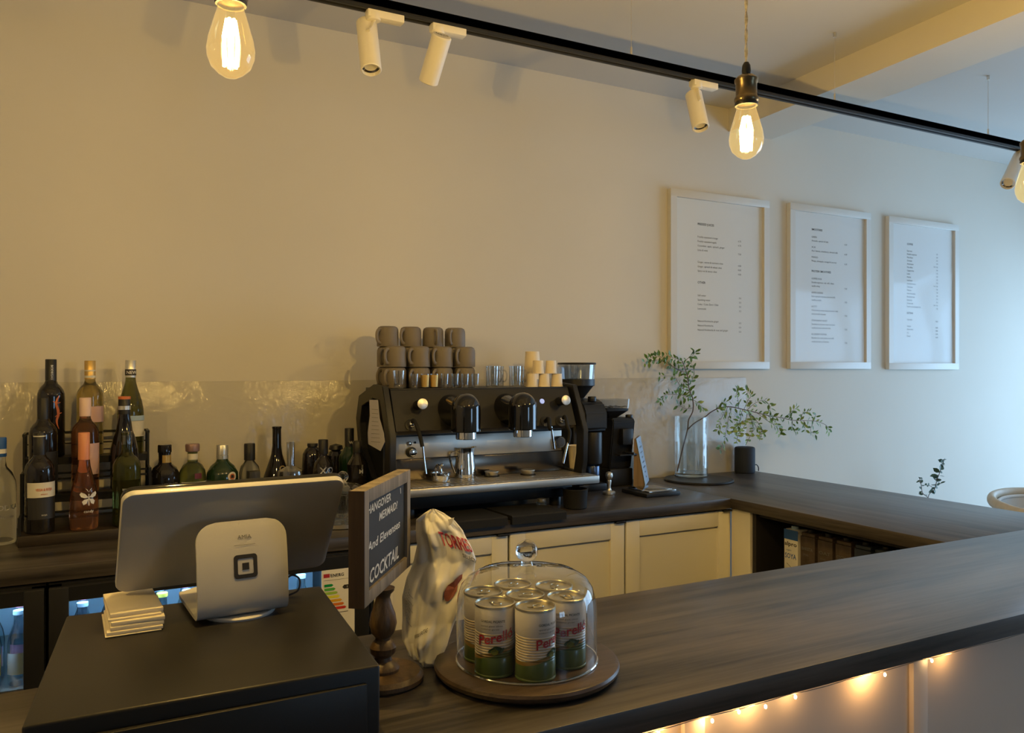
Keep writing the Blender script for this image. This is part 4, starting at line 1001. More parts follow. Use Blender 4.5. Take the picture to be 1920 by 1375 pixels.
for i, px in enumerate((922, 944, 965, 983)):
    p = on_y(px, 705, 2.66); 
    g = thing('glass_cup', f'tall clear glass cup on the machine, {ws[i]} from the mugs', 'glass', (p.x, 2.655+.055*(i % 2), TOP), math.radians(-60), 'clear glass cups beside the paper cups')
    part('glass', B().lathe([(0, 0), (.021, 0), (.0235, .004), (.0245, .078), (.023, .078), (.0215, .008), (0, .007)], n=32), M['tglass'], g)
    b = B(); b.tube(spline([(.0235, 0, .062), (.036, 0, .060), (.042, 0, .042), (.036, 0, .022), (.0235, 0, .020)], 6), .0028, n=8); part('handle', b, M['tglass'], g)
G = 'small cream paper cups piled on the machine'
for i, (px, lv, Y, w_) in enumerate(((1001, 0, 2.665, 'left'), (1020, 0, 2.665, 'middle'), (1044, 0, 2.665, 'right'), (1009, 1, 2.665, 'left'), (1033, 1, 2.665, 'right'))):
    p = on_y(px, 715, Y); papercup('paper_cup', f'small upturned cream paper cup, {["bottom", "upper"][lv]} row of the pile, {w_}', (p.x if not (px == 1001) else on_y(997, 715, Y).x, Y, TOP+lv*.0505), .0195, .0222, .049, True, G)
p = on_y(998, 700, 2.79)
papercup('paper_cup', 'lower of the two tall nested cream paper cups behind the pile', (p.x, 2.79, TOP), .0265, .0335, .110, True, None)
papercup('paper_cup', 'upper of the two tall nested cream paper cups behind the pile', (p.x, 2.79, TOP+.0265), .0275, .0345, .110, True, None)

# ---------------------------------------------------------------- mats and oddments under the machine
for (xa, xc, lab) in ((.985, 1.226, 'black rubber mat folded over the worktop edge, left one'), (1.243, 1.455, 'black rubber mat folded over the worktop edge, right one')):
    b = B(); b.prism([(2.565, CT+.0005), (2.565, CT+.014), (2.362, CT+.017), (2.358, CT+.013), (2.358, CT-.012), (2.374, CT-.012), (2.374, CT+.0005)], xa, xc, axis='x')
    g = finish('bar_mat', b, M['rubber']); tag(g, lab, 'bar mat', 'black rubber bar mats')
p = on_z(1035, 941, CT)
g = thing('knock_box', 'round black knock box under the right end of the drip tray', 'knock box', (1.565, 2.477, CT))
part('drum', B().lathe([(0, 0), (.038, 0), (.042, .004), (.046, .066), (.0475, .070), (.044, .072), (.040, .01), (0, .008)], n=40), M['rubber'], g)
part('knock_bar', B().cyl((-.044, 0, .058), (.044, 0, .058), .006), M['rubber'], g)
g = thing('glass_jar', 'small greenish glass jar half hidden under the drip tray', 'jar', (1.40, 2.72, CT)); g.location = (1.475, 2.60, CT) if False else (1.44, 2.505, CT)
part('jar', B().lathe([(0, 0), (.017, 0), (.019, .003), (.019, .026), (.014, .031), (.014, .030), (.017, .026), (.017, .004), (0, .004)], n=28), M['vaseglass'], g)
part('lid', B().lathe([(0, .030), (.015, .030), (.0155, .032), (.0155, .040), (0, .041)], n=28), M['steel'], g)
# tamper
p = on_z(1142, 927, CT)
g = thing('coffee_tamper', 'chrome coffee tamper with ball top standing on the worktop', 'tamper', (p.x, p.y, CT))
part('base', B().lathe([(0, 0), (.024, 0), (.0255, .002), (.0255, .010), (.022, .013), (.010, .017), (.0075, .024), (0, .024)], n=36), M['steel'], g)
part('handle', B().lathe([(0, .020), (.0075, .022), (.0065, .034), (.0095, .052), (.0085, .058), (.013, .066), (.0155, .075), (.013, .086), (.006, .091), (0, .092)], n=32), M['steel'], g)
# scale
g = thing('coffee_scale', 'flat black scale with bright rimmed dark plate, beside the grinders', 'scale', (2.014, 2.615, CT))
part('body', B().box((1.93, 2.53, CT+.001), (2.098, 2.70, CT+.016), .003), M['black'], g, True)
b = B(); b.box((1.955, 2.548, CT+.016), (2.090, 2.692, CT+.022), .002); pl = part('weighing_plate', b, M['chrome'], g, True)
part('plate_inset', B().box((1.972, 2.572, CT+.0215), (2.072, 2.684, CT+.0226), .0004), M['gloss'], pl, True)

# ---------------------------------------------------------------- grinders
g = thing('coffee_grinder', 'tall black coffee grinder with round smoky hopper, beside the machine', 'coffee grinder', (1.84, 2.85, CT))
hx, hy = 1.815, 2.86
b = B(); b.box((1.775, 2.78, CT), (1.915, 2.965, CT+.03), .006); part('base', b, M['black'], g, True)
b = B(); b.box((1.785, 2.84, CT+.03), (1.90, 2.95, 1.20), .012); part('column', b, M['black'], g, True)
b = B(); b.prism([(2.775, 1.175), (2.775, 1.245), (2.80, 1.285), (2.84, 1.300), (2.955, 1.300), (2.955, 1.165), (2.80, 1.160)], 1.800, 1.915, axis='x')
bmesh.ops.recalc_face_normals(b.bm, faces=b.bm.faces[:]); bmesh.ops.bevel(b.bm, geom=b.bm.edges[:], offset=.008, segments=3, affect='EDGES'); part('head', b, M['black'], g, True)
part('doser', B().rcyl((1.862, 2.815, 1.03), (1.862, 2.815, 1.165), .042, .006), M['black'], g, True)
part('portafilter_cup', B().rcyl((1.850, 2.80, .955), (1.850, 2.80, 1.025), .034, .002), mat('dark_blue_steel', (.10, .12, .17), .3, 1.0), g, True)
part('adjust_knob', B().rcyl((1.865, 2.82, 1.290), (1.865, 2.82, 1.312), .018, .003), M['black'], g, True)
b = B(); b.lathe([(0, 1.295), (.030, 1.295), (.030, 1.305), (.070, 1.355), (.076, 1.358), (.076, 1.385), (.072, 1.385), (.0, 1.36)], c=(hx, hy, 0), n=48); part('hopper_bowl', b, M['black'], g, True)
b = B(); b.lathe([(.0735, 1.382), (.079, 1.445), (.0775, 1.445), (.072, 1.382)], c=(hx, hy, 0), n=48); part('hopper', b, M['hopper'], g, True)
b = B(); b.lathe([(0, 1.446), (.080, 1.446), (.082, 1.449), (.080, 1.454), (0, 1.455)], c=(hx, hy, 0), n=48); part('hopper_lid', b, M['black'], g, True)
g = thing('coffee_grinder', 'smaller black grinder with low clear hopper of dark beans, beside the menu block', 'coffee grinder', (2.045, 2.88, CT))
b = B(); b.box((1.975, 2.845, CT), (2.095, 2.975, CT+.075), .005); part('base', b, M['black'], g, True)
b = B(); b.prism([(2.865, CT+.075), (2.835, 1.20), (2.845, 1.215), (2.965, 1.215), (2.965, CT+.075)], 1.985, 2.100, axis='x'); bmesh.ops.recalc_face_normals(b.bm, faces=b.bm.faces[:]); bmesh.ops.bevel(b.bm, geom=b.bm.edges[:], offset=.004, segments=2, affect='EDGES'); part('body', b, M['black'], g, True)
b = B(); b.box((2.02, 2.815, 1.10), (2.075, 2.85, 1.17), .004); part('chute', b, M['black'], g, True)
b = B(); b.cyl((2.03, 2.83, 1.07), (2.055, 2.78, 1.065), .005); b.box((1.995, 2.80, 1.055), (2.085, 2.835, 1.062), .002); part('fork', b, M['black'], g, True)
b = B(); b.rcyl((2.085, 2.86, 1.212), (2.085, 2.86, 1.228), .016, .003); part('knob', b, M['black'], g, True)
hx, hy = 2.02, 2.905
def sq(b, levels, mi=0):
    L = [[b.bm.verts.new((hx+x, hy+y, z)) for x, y in rrect(w, w*.8, .012, 4)] for w, z in levels]
    for i in range(len(L)-1):
        for k in range(len(L[0])): q = (k+1) % len(L[0]); f = b.bm.faces.new((L[i][k], L[i][q], L[i+1][q], L[i+1][k])); f.material_index = mi
    return L
b = B(); L = sq(b, [(.05, 1.205), (.05, 1.215), (.125, 1.245), (.128, 1.255)]); b.bm.faces.new(L[0][::-1]); b.bm.faces.new(L[-1]); part('hopper_base', b, M['black'], g, True)
b = B(); sq(b, [(.128, 1.2555), (.134, 1.296)]); part('hopper', b, M['hopper'], g, True)
b = B(); b.grid(lambda u, v: Vector((hx-.055+.11*u, hy-.045+.09*v, 1.262+.006*noise.noise(Vector((u*6, v*5, 0))))), 24, 18); o_ = part('coffee_beans', b, mat('coffee_beans', (.03, .018, .012), .4, bump=.8, bscale=160), g, True); o_['kind'] = 'stuff'
# menu block
A = Vector((2.112, 2.782)); C_ = Vector((2.225, 2.905)); d = (C_-A).normalized(); nrm = Vector((d.y, -d.x))
g = thing('menu_block', 'leaning wooden block with pale blue printed card, beside the smaller grinder', 'sign', (A.x, A.y, CT))
top = .205; dp = .070
b = B()
prof = [(0, 0), (-dp, 0), (-dp*.62, top)]   # distance behind the card face, height
prof = [(0, 0), (-.05, 0), (-.046, top), (-.040, top)]
V = [[b.bm.verts.new(((A if e == 0 else C_)+nrm*q[0]).to_tuple()+(CT+q[1],)) for q in prof] for e in (0, 1)]
b.bm.faces.new(V[0]); b.bm.faces.new(V[1][::-1])
for i in range(4): b.bm.faces.new((V[0][i], V[0][(i+1) % 4], V[1][(i+1) % 4], V[1][i]))
part('wooden_block', b, M['plankwood'], g, True)
sl = Vector((nrm.x*-.040, nrm.y*-.040, top)); su = sl.normalized(); d3 = Vector((d.x, d.y, 0)); fn_ = d3.cross(su).normalized(); fn_ = fn_ if fn_.dot(Vector((nrm.x, nrm.y, 0))) > 0 else -fn_
o3 = Vector((A.x, A.y, CT+.004))+fn_*.001-d3*.002; Wd = (C_-A).length+.004
b = B(); q = [o3, o3+d3*Wd, o3+d3*Wd+su*.205, o3+su*.205]; b.add(q+[p+fn_*.002 for p in q], [(0, 1, 2, 3), (4, 5, 6, 7), (0, 1, 5, 4), (1, 2, 6, 5), (2, 3, 7, 6), (3, 0, 4, 7)])
cdp = part('printed_card', b, M['pblue'], g, True)
b = B()
for k, txt in enumerate(['WIFI', 'GUEST NETWORK', 'please ask at the bar', 'loyalty card', 'buy nine coffees', 'the tenth one is free', 'thank you', 'AMIA']):
    put_text(b, txt, on_plane(o3+fn_*.0028+d3*(Wd/2)+su*(.180-k*.022), d3, su), .0075, align='c', bold=True)
part('lettering', b, M['ink'], cdp, True, flat=True)

# ---------------------------------------------------------------- vase with branch
p = on_z(1310, 899, CT+.006)
g = thing('round_slate', 'thin dark round board under the tall glass vase', 'serving board', (p.x, p.y, CT))
part('board', B().lathe([(0, 0), (.150, 0), (.155, .003), (.155, .007), (.152, .010), (0, .010)], n=64), M['mblack'], g)
vx, vy = on_z(1296, 892, CT+.01).x, on_z(1296, 892, CT+.01).y
g = thing('glass_vase', 'tall clear cylinder vase holding a leafy branch, at the counter corner', 'vase', (vx, vy, CT+.0102))
VR = .076
part('cylinder', B().lathe([(VR-.004, .014), (VR-.004, .274), (VR-.002, .276), (VR, .274), (VR, .004), (VR-.003, 0)], n=64), M['vaseglass'], g)
part('thick_base', B().lathe([(0, 0), (VR-.003, 0), (VR-.0005, .003), (VR-.0005, .012), (VR-.006, .016), (0, .013)], n=64), mat('base_glass', (.90, .97, .96), .02, trans=.9, ior=1.45), g)
g = thing('leafy_branch', 'green leafy branch forking out of the glass vase', 'branch', (vx, vy, CT+.03))
def bp(pts):
    return [on_y(x, y, Y) for x, y, Y in pts]
dY = vy
mains = [
 ([(1270, 884, dY-.02), (1278, 849, dY), (1289, 806, dY), (1291, 788, dY), (1299, 771, dY), (1299, 749, dY-.01), (1294, 735, dY-.02), (1291, 724, dY-.02), (1289, 705, dY-.03), (1284, 690, dY-.03), (1279, 677, dY-.03)], .0034, .0016, 10, 4),
 ([(1289, 806, dY), (1303, 793, dY+.0), (1322, 782, dY), (1333, 773, dY), (1348, 766, dY-.01), (1368, 763, dY-.02), (1398, 769, dY-.04), (1422, 775, dY-.05), (1442, 780, dY-.06), (1462, 783, dY-.06), (1485, 788, dY-.07), (1507, 789, dY-.08), (1529, 790, dY-.09), (1548, 797, dY-.09), (1555, 808, dY-.1)], .0030, .0009, 60, 4)]
twigs = [
 [(1299, 752, dY), (1285, 742, dY-.03), (1262, 740, dY-.05), (1248, 741, dY-.06), (1238, 752, dY-.07)],
 [(1299, 765, dY), (1285, 766, dY-.03), (1272, 760, dY-.05)],
 [(1294, 735, dY), (1278, 728, dY-.02), (1270, 715, dY-.04), (1262, 706, dY-.05), (1238, 705, dY-.06)],
 [(1288, 702, dY), (1272, 694, dY-.03), (1255, 685, dY-.05), (1235, 675, dY-.06), (1209, 680, dY-.08)],
 [(1286, 698, dY), (1266, 690, dY-.04), (1243, 672, dY-.05), (1228, 668, dY-.06), (1215, 674, dY-.07)],
 [(1279, 677, dY), (1262, 671, dY-.03), (1245, 668, dY-.04), (1222, 672, dY-.05)],
 [(1281, 683, dY), (1290, 672, dY-.03), (1300, 666, dY-.04), (1304, 660, dY-.05)],
 [(1291, 722, dY), (1301, 705, dY-.03), (1300, 690, dY-.04), (1294, 678, dY-.05)],
 [(1299, 749, dY), (1310, 757, dY-.02), (1318, 767, dY-.04)],
 [(1289, 712, dY), (1280, 722, dY-.05), (1272, 735, dY-.08), (1285, 745, dY-.09)],
 [(1365, 763, dY-.02), (1358, 775, dY-.05), (1350, 790, dY-.07), (1346, 806, dY-.08)],
 [(1372, 764, dY-.02), (1366, 785, dY-.06), (1362, 805, dY-.08), (1358, 825, dY-.09), (1351, 842, dY-.10)],
 [(1385, 766, dY-.03), (1384, 752, dY-.05), (1381, 738, dY-.06), (1384, 731, dY-.07)],
 [(1395, 768, dY-.04), (1402, 752, dY-.06), (1408, 742, dY-.08), (1400, 734, dY-.08)],
 [(1400, 770, dY-.04), (1415, 757, dY-.06), (1432, 751, dY-.08), (1444, 762, dY-.09), (1443, 772, dY-.1)],
 [(1405, 772, dY-.04), (1412, 790, dY-.07), (1420, 803, dY-.09), (1432, 812, dY-.11)],
 [(1392, 768, dY-.04), (1388, 785, dY-.07), (1384, 798, dY-.09), (1380, 808, dY-.10)],
 [(1420, 775, dY-.05), (1440, 790, dY-.08), (1455, 800, dY-.10), (1462, 812, dY-.11)],
 [(1440, 780, dY-.06), (1452, 790, dY-.08), (1466, 806, dY-.10)],
 [(1485, 788, dY-.07), (1480, 776, dY-.09), (1492, 766, dY-.1)],
 [(1485, 788, dY-.07), (1486, 804, dY-.09), (1494, 808, dY-.1)],
 [(1500, 789, dY-.07), (1505, 776, dY-.09), (1516, 772, dY-.1)],
 [(1507, 789, dY-.08), (1510, 806, dY-.1)],
 [(1525, 790, dY-.08), (1530, 778, dY-.1)],
 [(1525, 790, dY-.08), (1520, 808, dY-.1), (1528, 814, dY-.1)],
 [(1340, 770, dY), (1352, 758, dY-.03), (1366, 752, dY-.04)],
]
b = B(); leafpts = []
rng = random.Random(5)
for pts, r0, r1, skip, st_ in mains:
    P = spline(bp(pts), 6); n = len(P)
    b.tube(P, [r0+(r1-r0)*i/(n-1) for i in range(n)], n=8)
    for i in range(n//2 if skip == 10 else 22, n, 2): leafpts.append((P[i], (P[min(i+1, n-1)]-P[i-1]).normalized(), 1.0))
for tw in twigs:
    P = spline(bp(tw), 6); n = len(P)
    b.tube(P, [.0012-.0006*i/(n-1) for i in range(n)], n=6)
    for i in range(2, n, 2): leafpts.append((P[i], (P[i]-P[i-1]).normalized(), 1.0))
    leafpts.append((P[-1], (P[-1]-P[-2]).normalized(), 1.0))
part('stems', b, M['stem'], g, True)
def leaf(b, p, d, L, W, nrm_, mi=0):
    d = d.normalized(); s = d.cross(nrm_); s = s.normalized() if s.length > 1e-3 else d.orthogonal().normalized(); n = s.cross(d)
    V = [p, p+d*L*.3+s*W*.42+n*L*.03, p+d*L*.62+s*W*.45+n*L*.03, p+d*L, p+d*L*.62-s*W*.45+n*L*.03, p+d*L*.3-s*W*.42+n*L*.03, p+d*L*.3-n*L*.02, p+d*L*.65-n*L*.02]
    b.add(V, [(0, 1, 6), (1, 2, 7, 6), (2, 3, 7), (0, 6, 5), (6, 7, 4, 5), (7, 3, 4)], mi)
b = B()
for (p, d, sc_) in leafpts:
    for sgn in (-1, 1):
        if rng.random() < .18: continue
        side = d.cross(Vector((rng.uniform(-.5, .5), -1, rng.uniform(-.5, .5)))).normalized()*sgn
        dd = (side*rng.uniform(.7, 1.2)+d*rng.uniform(.3, 1.0)+Vector((0, rng.uniform(-.4, .4), rng.uniform(-.35, .2)))).normalized()
        L = rng.uniform(.018, .032)*sc_
        leaf(b, p+dd*.003, dd, L, L*.45, Vector((rng.uniform(-.6, .6), -1, rng.uniform(-.6, .9))).normalized(), 1 if (p.x > 2.50 and rng.random() < .35) else 0)  # some leaves on the window side take the painted lit green
part('leaves', b, [M['leaf'], M['leaf2']], g, True, sharp=60); gbr = g
# speaker with its cable
p = on_z(1382, 884, CT); 
g = thing('speaker', 'dark navy cylindrical speaker on the worktop against the wall', 'speaker', (p.x, 2.935, CT))
part('body', B().lathe([(0, 0), (.045, 0), (.048, .003), (.049, .008), (.049, .118), (.046, .124), (.040, .126), (0, .126)], n=48), M['navy'], g)
b = B(); b.tube(spline([(.046, -.01, .03), (.066, -.01, .036), (.080, -.01, .022), (.086, -.005, .004)], 6), .0025, n=8); part('cable', b, M['black'], g)
b = B(); bs = B()
def ctr(px, py, Y=2.86): return on_y(px, py, Y)
for tw in ([(1402, 770), (1395, 800), (1385, 815), (1380, 832)], [(1402, 770), (1412, 800), (1408, 815), (1398, 835)], [(1402, 770), (1425, 798), (1428, 812), (1424, 826)], [(1398, 788), (1380, 800), (1372, 812)]):
    P = spline([ctr(x, y, 2.80+.0015*k) for k, (x, y) in enumerate(tw)], 6); bs.tube(P, .0011, n=6)
    for i in range(1, len(P), 2):
        for sgn in (-1, 1):
            dd = Vector((sgn*rng.uniform(.4, 1), rng.uniform(-.6, .6), rng.uniform(-.6, .5))).normalized(); L = rng.uniform(.016, .030)
            leaf(b, P[i], dd, L, L*.5, Vector((rng.uniform(-.5, .5), -1, rng.uniform(-.5, .5))).normalized())
part('side_shoots', bs, M['stem'], gbr, True); part('painted_lit_leaves', b, M['leaf2'], gbr, True, sharp=60)  # shoots nearer the window, their brightness set by leaf colour

# ------------------------------------------------------------------ chalkboard sign on a turned post
L0 = Vector((.361, 1.155)); R0 = Vector((.513, 1.369)); d2 = (R0-L0); BW = d2.length; ang = math.atan2(d2.y, d2.x)
g = thing('chalkboard_sign', 'wood-framed chalkboard sign on a turned post and round base', 'chalkboard', (L0.x, L0.y, CT), ang)
# local frame: x along the board, -y towards the reader
zb, zt = .152, .327; F = .021; D = .025
b = B(); b.box((0, 0, zb), (F, D, zt), .0015); b.box((BW-F, 0, zb), (BW, D, zt), .0015); b.box((F, .0005, zb), (BW-F, D, zb+F), .0012); b.box((F, .0005, zt-F), (BW-F, D, zt), .0012)
part('frame', b, M['rustic'], g)
b = B(); b.box((-.0016, .0005, zb), (.0003, D, zt)); part('frame_edge', b, M['darkrustic'], g)
bd = part('slate', B().box((F-.002, .006, zb+F-.002), (BW-F+.002, .010, zt-F+.002)), M['chalkboard'], g)
b = B()
def cf(x0, z0): return on_plane((x0+.004, .0054, z0), (1, .0, .02), (0, 0, 1))
for x0, z0, txt, h, wd in ((.026, .286, 'HANGOVER', .0125, .125), (.085, .266, 'MERMAID?', .0125, .105), (.026, .229, 'And Elevenses', .0135, .180), (.034, .178, 'COCKTAIL', .021, .165)):
    put_text(b, txt, cf(x0, z0), h, width=wd, bold=True, slant=.2)
b.add([Vector((.215, .0054, .290)), Vector((.218, .0054, .290)), Vector((.216, .0054, .300)), Vector((.213, .0054, .300))], [(0, 1, 2, 3)])
part('chalk_lettering', b, M['chalk'], bd, flat=True)
pc = Vector((.422, 1.253)); lp = Matrix.Rotation(-ang, 2) @ (pc-L0)
b = B().lathe([(0, .016), (.026, .016), (.027, .022), (.024, .028), (.015, .034), (.013, .040), (.020, .047), (.0215, .056), (.017, .064), (.0125, .068), (.0125, .072), (.019, .080), (.0225, .094), (.020, .110), (.014, .126), (.0115, .136), (.013, .142), (.018, .147), (.019, .152), (0, .152)], c=(lp.x, lp.y, 0), n=40)
part('post', b, M['turned'], g)
b = B().lathe([(0, 0), (.062, 0), (.066, .004), (.066, .010), (.060, .0165), (.03, .0175), (0, .0175)], c=(lp.x, lp.y, 0), n=56); part('base', b, M['turned'], g)

# ------------------------------------------------------------------ crumpled crisp bag
rows = [(1251, 795, 10, 1.366, .006), (1238, 793, 30, 1.368, .016), (1205, 797, 44, 1.39, .028), (1165, 803, 51, 1.415, .034), (1120, 812, 60, 1.435, .040), (1080, 825, 64, 1.455, .040), (1050, 834, 60, 1.465, .038), (1020, 832, 50, 1.468, .034), (995, 824, 45, 1.468, .028), (975, 816, 36, 1.468, .018), (962, 813, 18, 1.468, .010), (955, 812, 5, 1.468, .006)]
cs = [(-1, .0), (-.85, -.45), (-.45, -.85), (-.18, -1.0), (.25, -.72), (.7, -.42), (1.0, -.08), (.9, .3), (.5, .75), (0, .95), (-.5, .75), (-.88, .35)]
def rowat(v):
    f = v*(len(rows)-1); i = min(int(f), len(rows)-2); q = f-i; q = q*q*(3-2*q)*.5+q*.5
    return [rows[i][k]*(1-q)+rows[i+1][k]*q for k in range(5)]
def csat(u):
    n = len(cs); f = (u % 1)*n; i = int(f) % n; q = f-int(f)
    a, b_, c, d = cs[i-1], cs[i], cs[(i+1) % n], cs[(i+2) % n]
    return [0.5*((2*b_[k])+(c[k]-a[k])*q+(2*a[k]-5*b_[k]+4*c[k]-d[k])*q*q+(3*b_[k]-a[k]-3*c[k]+d[k])*q**3) for k in (0, 1)]
def bag(u, v, off=0.0):
    py, px, hw, dd, th = rowat(v); c = at_d(px, py, dd); s = csat(u)
    tilt = (s[0]*.10 if v < .25 else 0)
    k = 1+off/.05
    p = c+RT*(s[0]*hw/FOC*dd*(1 if off == 0 else 1))+FW*(s[1]*th)
    nrm = (RT*s[0]*.4+FW*s[1]).normalized() if off else Vector()
    N = noise.noise(Vector((s[0]*2.2+3, s[1]*1.6, v*7)))*.010+(.35-noise.cell(Vector((0,0,0)))*0-noise.voronoi(Vector((s[0]*2.3+5, s[1]*1.8+2, v*5.5)))[0][0])*.020
    p += (RT*s[0]*.3+FW*s[1])*N*min(1, th/.02)
    p.z -= s[0]*-.0 + (.012*s[0]*(1 if v < .3 else 0)*(.3-v)/.3 if v < .3 else 0)
    p.z = max(p.z, CT+.0015)
    return p+nrm*off
b = B(); b.grid(lambda u, v: bag(u, v), 110, 120, closed_u=True)
base_ = at_d(800, 1235, 1.39)
g = thing('crisp_bag', 'crumpled white crisp bag with red lettering, between sign and glass dome', 'crisp bag', (base_.x, base_.y, CT))
# folded corner flaps at the top
fl = [at_d(835, 976, 1.465), at_d(852, 971, 1.455), at_d(846, 984, 1.46), at_d(858, 1000, 1.46), at_d(838, 992, 1.455)]
b.add(fl+[p+FW*.002 for p in fl], [(0, 1, 2, 3, 4), (9, 8, 7, 6, 5), (0, 1, 6, 5), (1, 2, 7, 6), (2, 3, 8, 7)])
bgm = part('bag', b, M['bag'], g, True, sharp=50)
# print follows the bag surface; row parameter from a height in pixels of the row table
def vat(py):
    lo, hi = 0.0, 1.0
    for _ in range(30):
        m = (lo+hi)/2
        if rowat(m)[0] > py: lo = m
        else: hi = m
    return (lo+hi)/2
def subdiv(v, f, m=.6): return v, f
def bag_text(b, txt, u0, py, hpx, upx, tilt=0, mi=0, bold=True):
    v, f = text_geo(txt, bold); x0 = min(p[0] for p in v)
    b.add([bag(u0+(x-x0)*upx, vat(py-z*hpx+(x-x0)*tilt), .0022) for x, z in v], f, mi)
b = B(); bag_text(b, 'TORRES', .290, 1016, 24, .036, 3.5)
part('red_lettering', b, M['red'], bgm, True, flat=True)
b = B(); bag_text(b, 'SELECTA', .40, 1040, 7, .016, 3)
bag_text(b, 'PATATAS FRITAS', .18, 1190, 7, .011, -1.5)
for k in range(11): bag_text(b, 'ingredientes sal aceite de oliva'[:16+(k*7) % 12], .045, 1082+k*5.4, 3.6, .0072, 2.2, bold=False)
part('small_print', b, M['gink'], bgm, True, flat=True)
b = B(); P = []
sh = [(0, -26), (4, -27), (5, -18), (2, -8), (4, 6), (2, 18), (-2, 26), (-7, 24), (-12, 14), (-14, 2), (-12, -8), (-6, -16)]
vs = [bag(.392, vat(1098), .0026)]+[bag(.392+x*.0038, vat(1098+y*.95), .0026) for x, y in sh]
b.add(vs, [(0, i+1, (i+1) % len(sh)+1) for i in range(len(sh))]); part('printed_picture', b, M['brownprint'], bgm, True, flat=True)

# ------------------------------------------------------------------ cake dome with olive tins
DC = Vector((.652, 1.185))
g = thing('serving_board', 'round dark wooden board under the glass dome of tins', 'serving board', (DC.x, DC.y, CT))
part('board', B().lathe([(0, 0), (.138, 0), (.150, .004), (.155, .009), (.156, .014), (.154, .0185), (.150, .020), (0, .020)], n=96), M['boardwood'], g)
ZD = CT+.0205
g = thing('glass_dome', 'large clear glass dome with ball knob covering the tins', 'glass dome', (DC.x, DC.y, ZD))
part('dome', B().lathe([(.1185, .0), (.1185, .085), (.1165, .106), (.111, .123), (.100, .136), (.083, .145), (.060, .150), (.035, .152), (.018, .1535), (.011, .157), (.0095, .163)], n=96), M['dglass'], g)
part('rim', B().lathe([(.1175, .001), (.1185, 0), (.1200, .0005), (.1205, .002), (.1195, .0035), (.1175, .0035), (.1175, .001)], n=96), M['rimglass'], g)
part('knob', B().lathe([(0, .156), (.010, .157), (.0092, .162)]+[(.0188*math.sin(a), .1805-.0188*math.cos(a)) for a in [math.radians(30+7.5*k) for k in range(20)]]+[(0, .1993)], n=48), M['solidglass'], g)

def tin_mat():
    m, nt, p = nodes('printed_tin_label'); L = nt.links.new
    tc = nt.nodes.new('ShaderNodeTexCoord'); sx_ = nt.nodes.new('ShaderNodeSeparateXYZ'); L(tc.outputs['Object'], sx_.inputs[0])
    def mth(op, a, b_=None, c=None, clamp=False):
        n = nt.nodes.new('ShaderNodeMath'); n.operation = op; n.use_clamp = clamp
        for i, v in enumerate((a, b_, c)):
            if v is None: continue
            if isinstance(v, (int, float)): n.inputs[i].default_value = v
            else: L(v, n.inputs[i])
        return n.outputs[0]
    ang_ = mth('ARCTAN2', sx_.outputs[0], mth('MULTIPLY', sx_.outputs[1], -1.0)); z = sx_.outputs[2]
    zb_ = mth('ADD', .0400, mth('MULTIPLY', mth('SINE', mth('SUBTRACT', ang_, .55)), .009))
    gm = mth('GREATER_THAN', zb_, z)
    edge = mth('LESS_THAN', mth('ABSOLUTE', mth('SUBTRACT', mth('SUBTRACT', zb_, .0035), z)), .0028)
    inr = mth('MULTIPLY', mth('GREATER_THAN', z, .029), mth('LESS_THAN', z, .0705))
    st_ = mth('MULTIPLY', inr, mth('GREATER_THAN', mth('SINE', mth('MULTIPLY', z, 2*PI/.0042)), .55))
    def mix(f, a, b_):
        n = nt.nodes.new('ShaderNodeMix'); n.data_type = 'RGBA'; L(f, n.inputs[0])
        for i, v in ((6, a), (7, b_)):
            if isinstance(v, tuple): n.inputs[i].default_value = (*v, 1)
            else: L(v, n.inputs[i])
        return n.outputs[2]
    c = mix(st_, (.74, .70, .68), (.38, .30, .17)); gc = mix(edge, (.065, .105, .030), (.22, .13, .03)); c = mix(gm, c, gc)
    L(c, p.inputs['Base Color']); p.inputs['Roughness'].default_value = .32; p.inputs['Coat Weight'].default_value = .2
    return m
M['tin'] = tin_mat(); R = .0325; H = .113
g = thing('olive_tin', 'x', 'tin', (0, 0, 0), 0, 'olive tins under the glass dome')
pr = [(0, .002), (R-.003, .002), (R-.001, 0), (R+.0004, .0008), (R+.0004, .0030), (R-.0006, .0042), (R-.0002, .006)]
for k in range(10):
    z0 = .030+k*.0042; pr += [(R, z0), (R-.0011, z0+.0021)]
pr += [(R, .0725), (R, .1065), (R-.0006, .1085)]
gproto = part('body', B().lathe(pr, n=56), M['tin'], g)
lidp = part('lid', B().lathe([(R-.0006, .1083), (R+.0006, .1095), (R+.0004, .1120), (R-.0012, .1128), (R-.0024, .1115), (R-.0030, .1085), (.024, .1080), (.021, .1090), (.010, .1090), (0, .1092)], n=56), M['lid'], g)
b = B(); ring = [(.004+.0085*math.cos(a), .0062*math.sin(a), .1108) for a in [k*2*PI/20 for k in range(21)]]; b.tube(ring, .0013, n=8); b.box((-.011, -.003, .1094), (-.003, .003, .1108), .0005); b.cyl((-.0105, 0, .109), (-.0105, 0, .1112), .0025)
part('ring_pull', b, M['lid'], lidp)
b = B(); f0 = on_cyl(R, .0515, 0, .20, eps=.0007); put_text(b, 'Perell\u00f3', f0, .0150, width=.060, bold=True); part('brand_lettering', b, M['red'], gproto, flat=True)
b = B(); put_text(b, 'GORDAL PICANTE', on_cyl(R, .0880, .12, .0, eps=.0006), .0036, width=.040, bold=True); put_text(b, 'spiced giant olives', on_cyl(R, .0815, .12, eps=.0006), .0026, width=.036); put_text(b, 'aceitunas gordal', on_cyl(R, .0765, .12, eps=.0006), .0024, width=.030)
part('small_lettering', b, M['gink'], gproto, flat=True)
b = B()
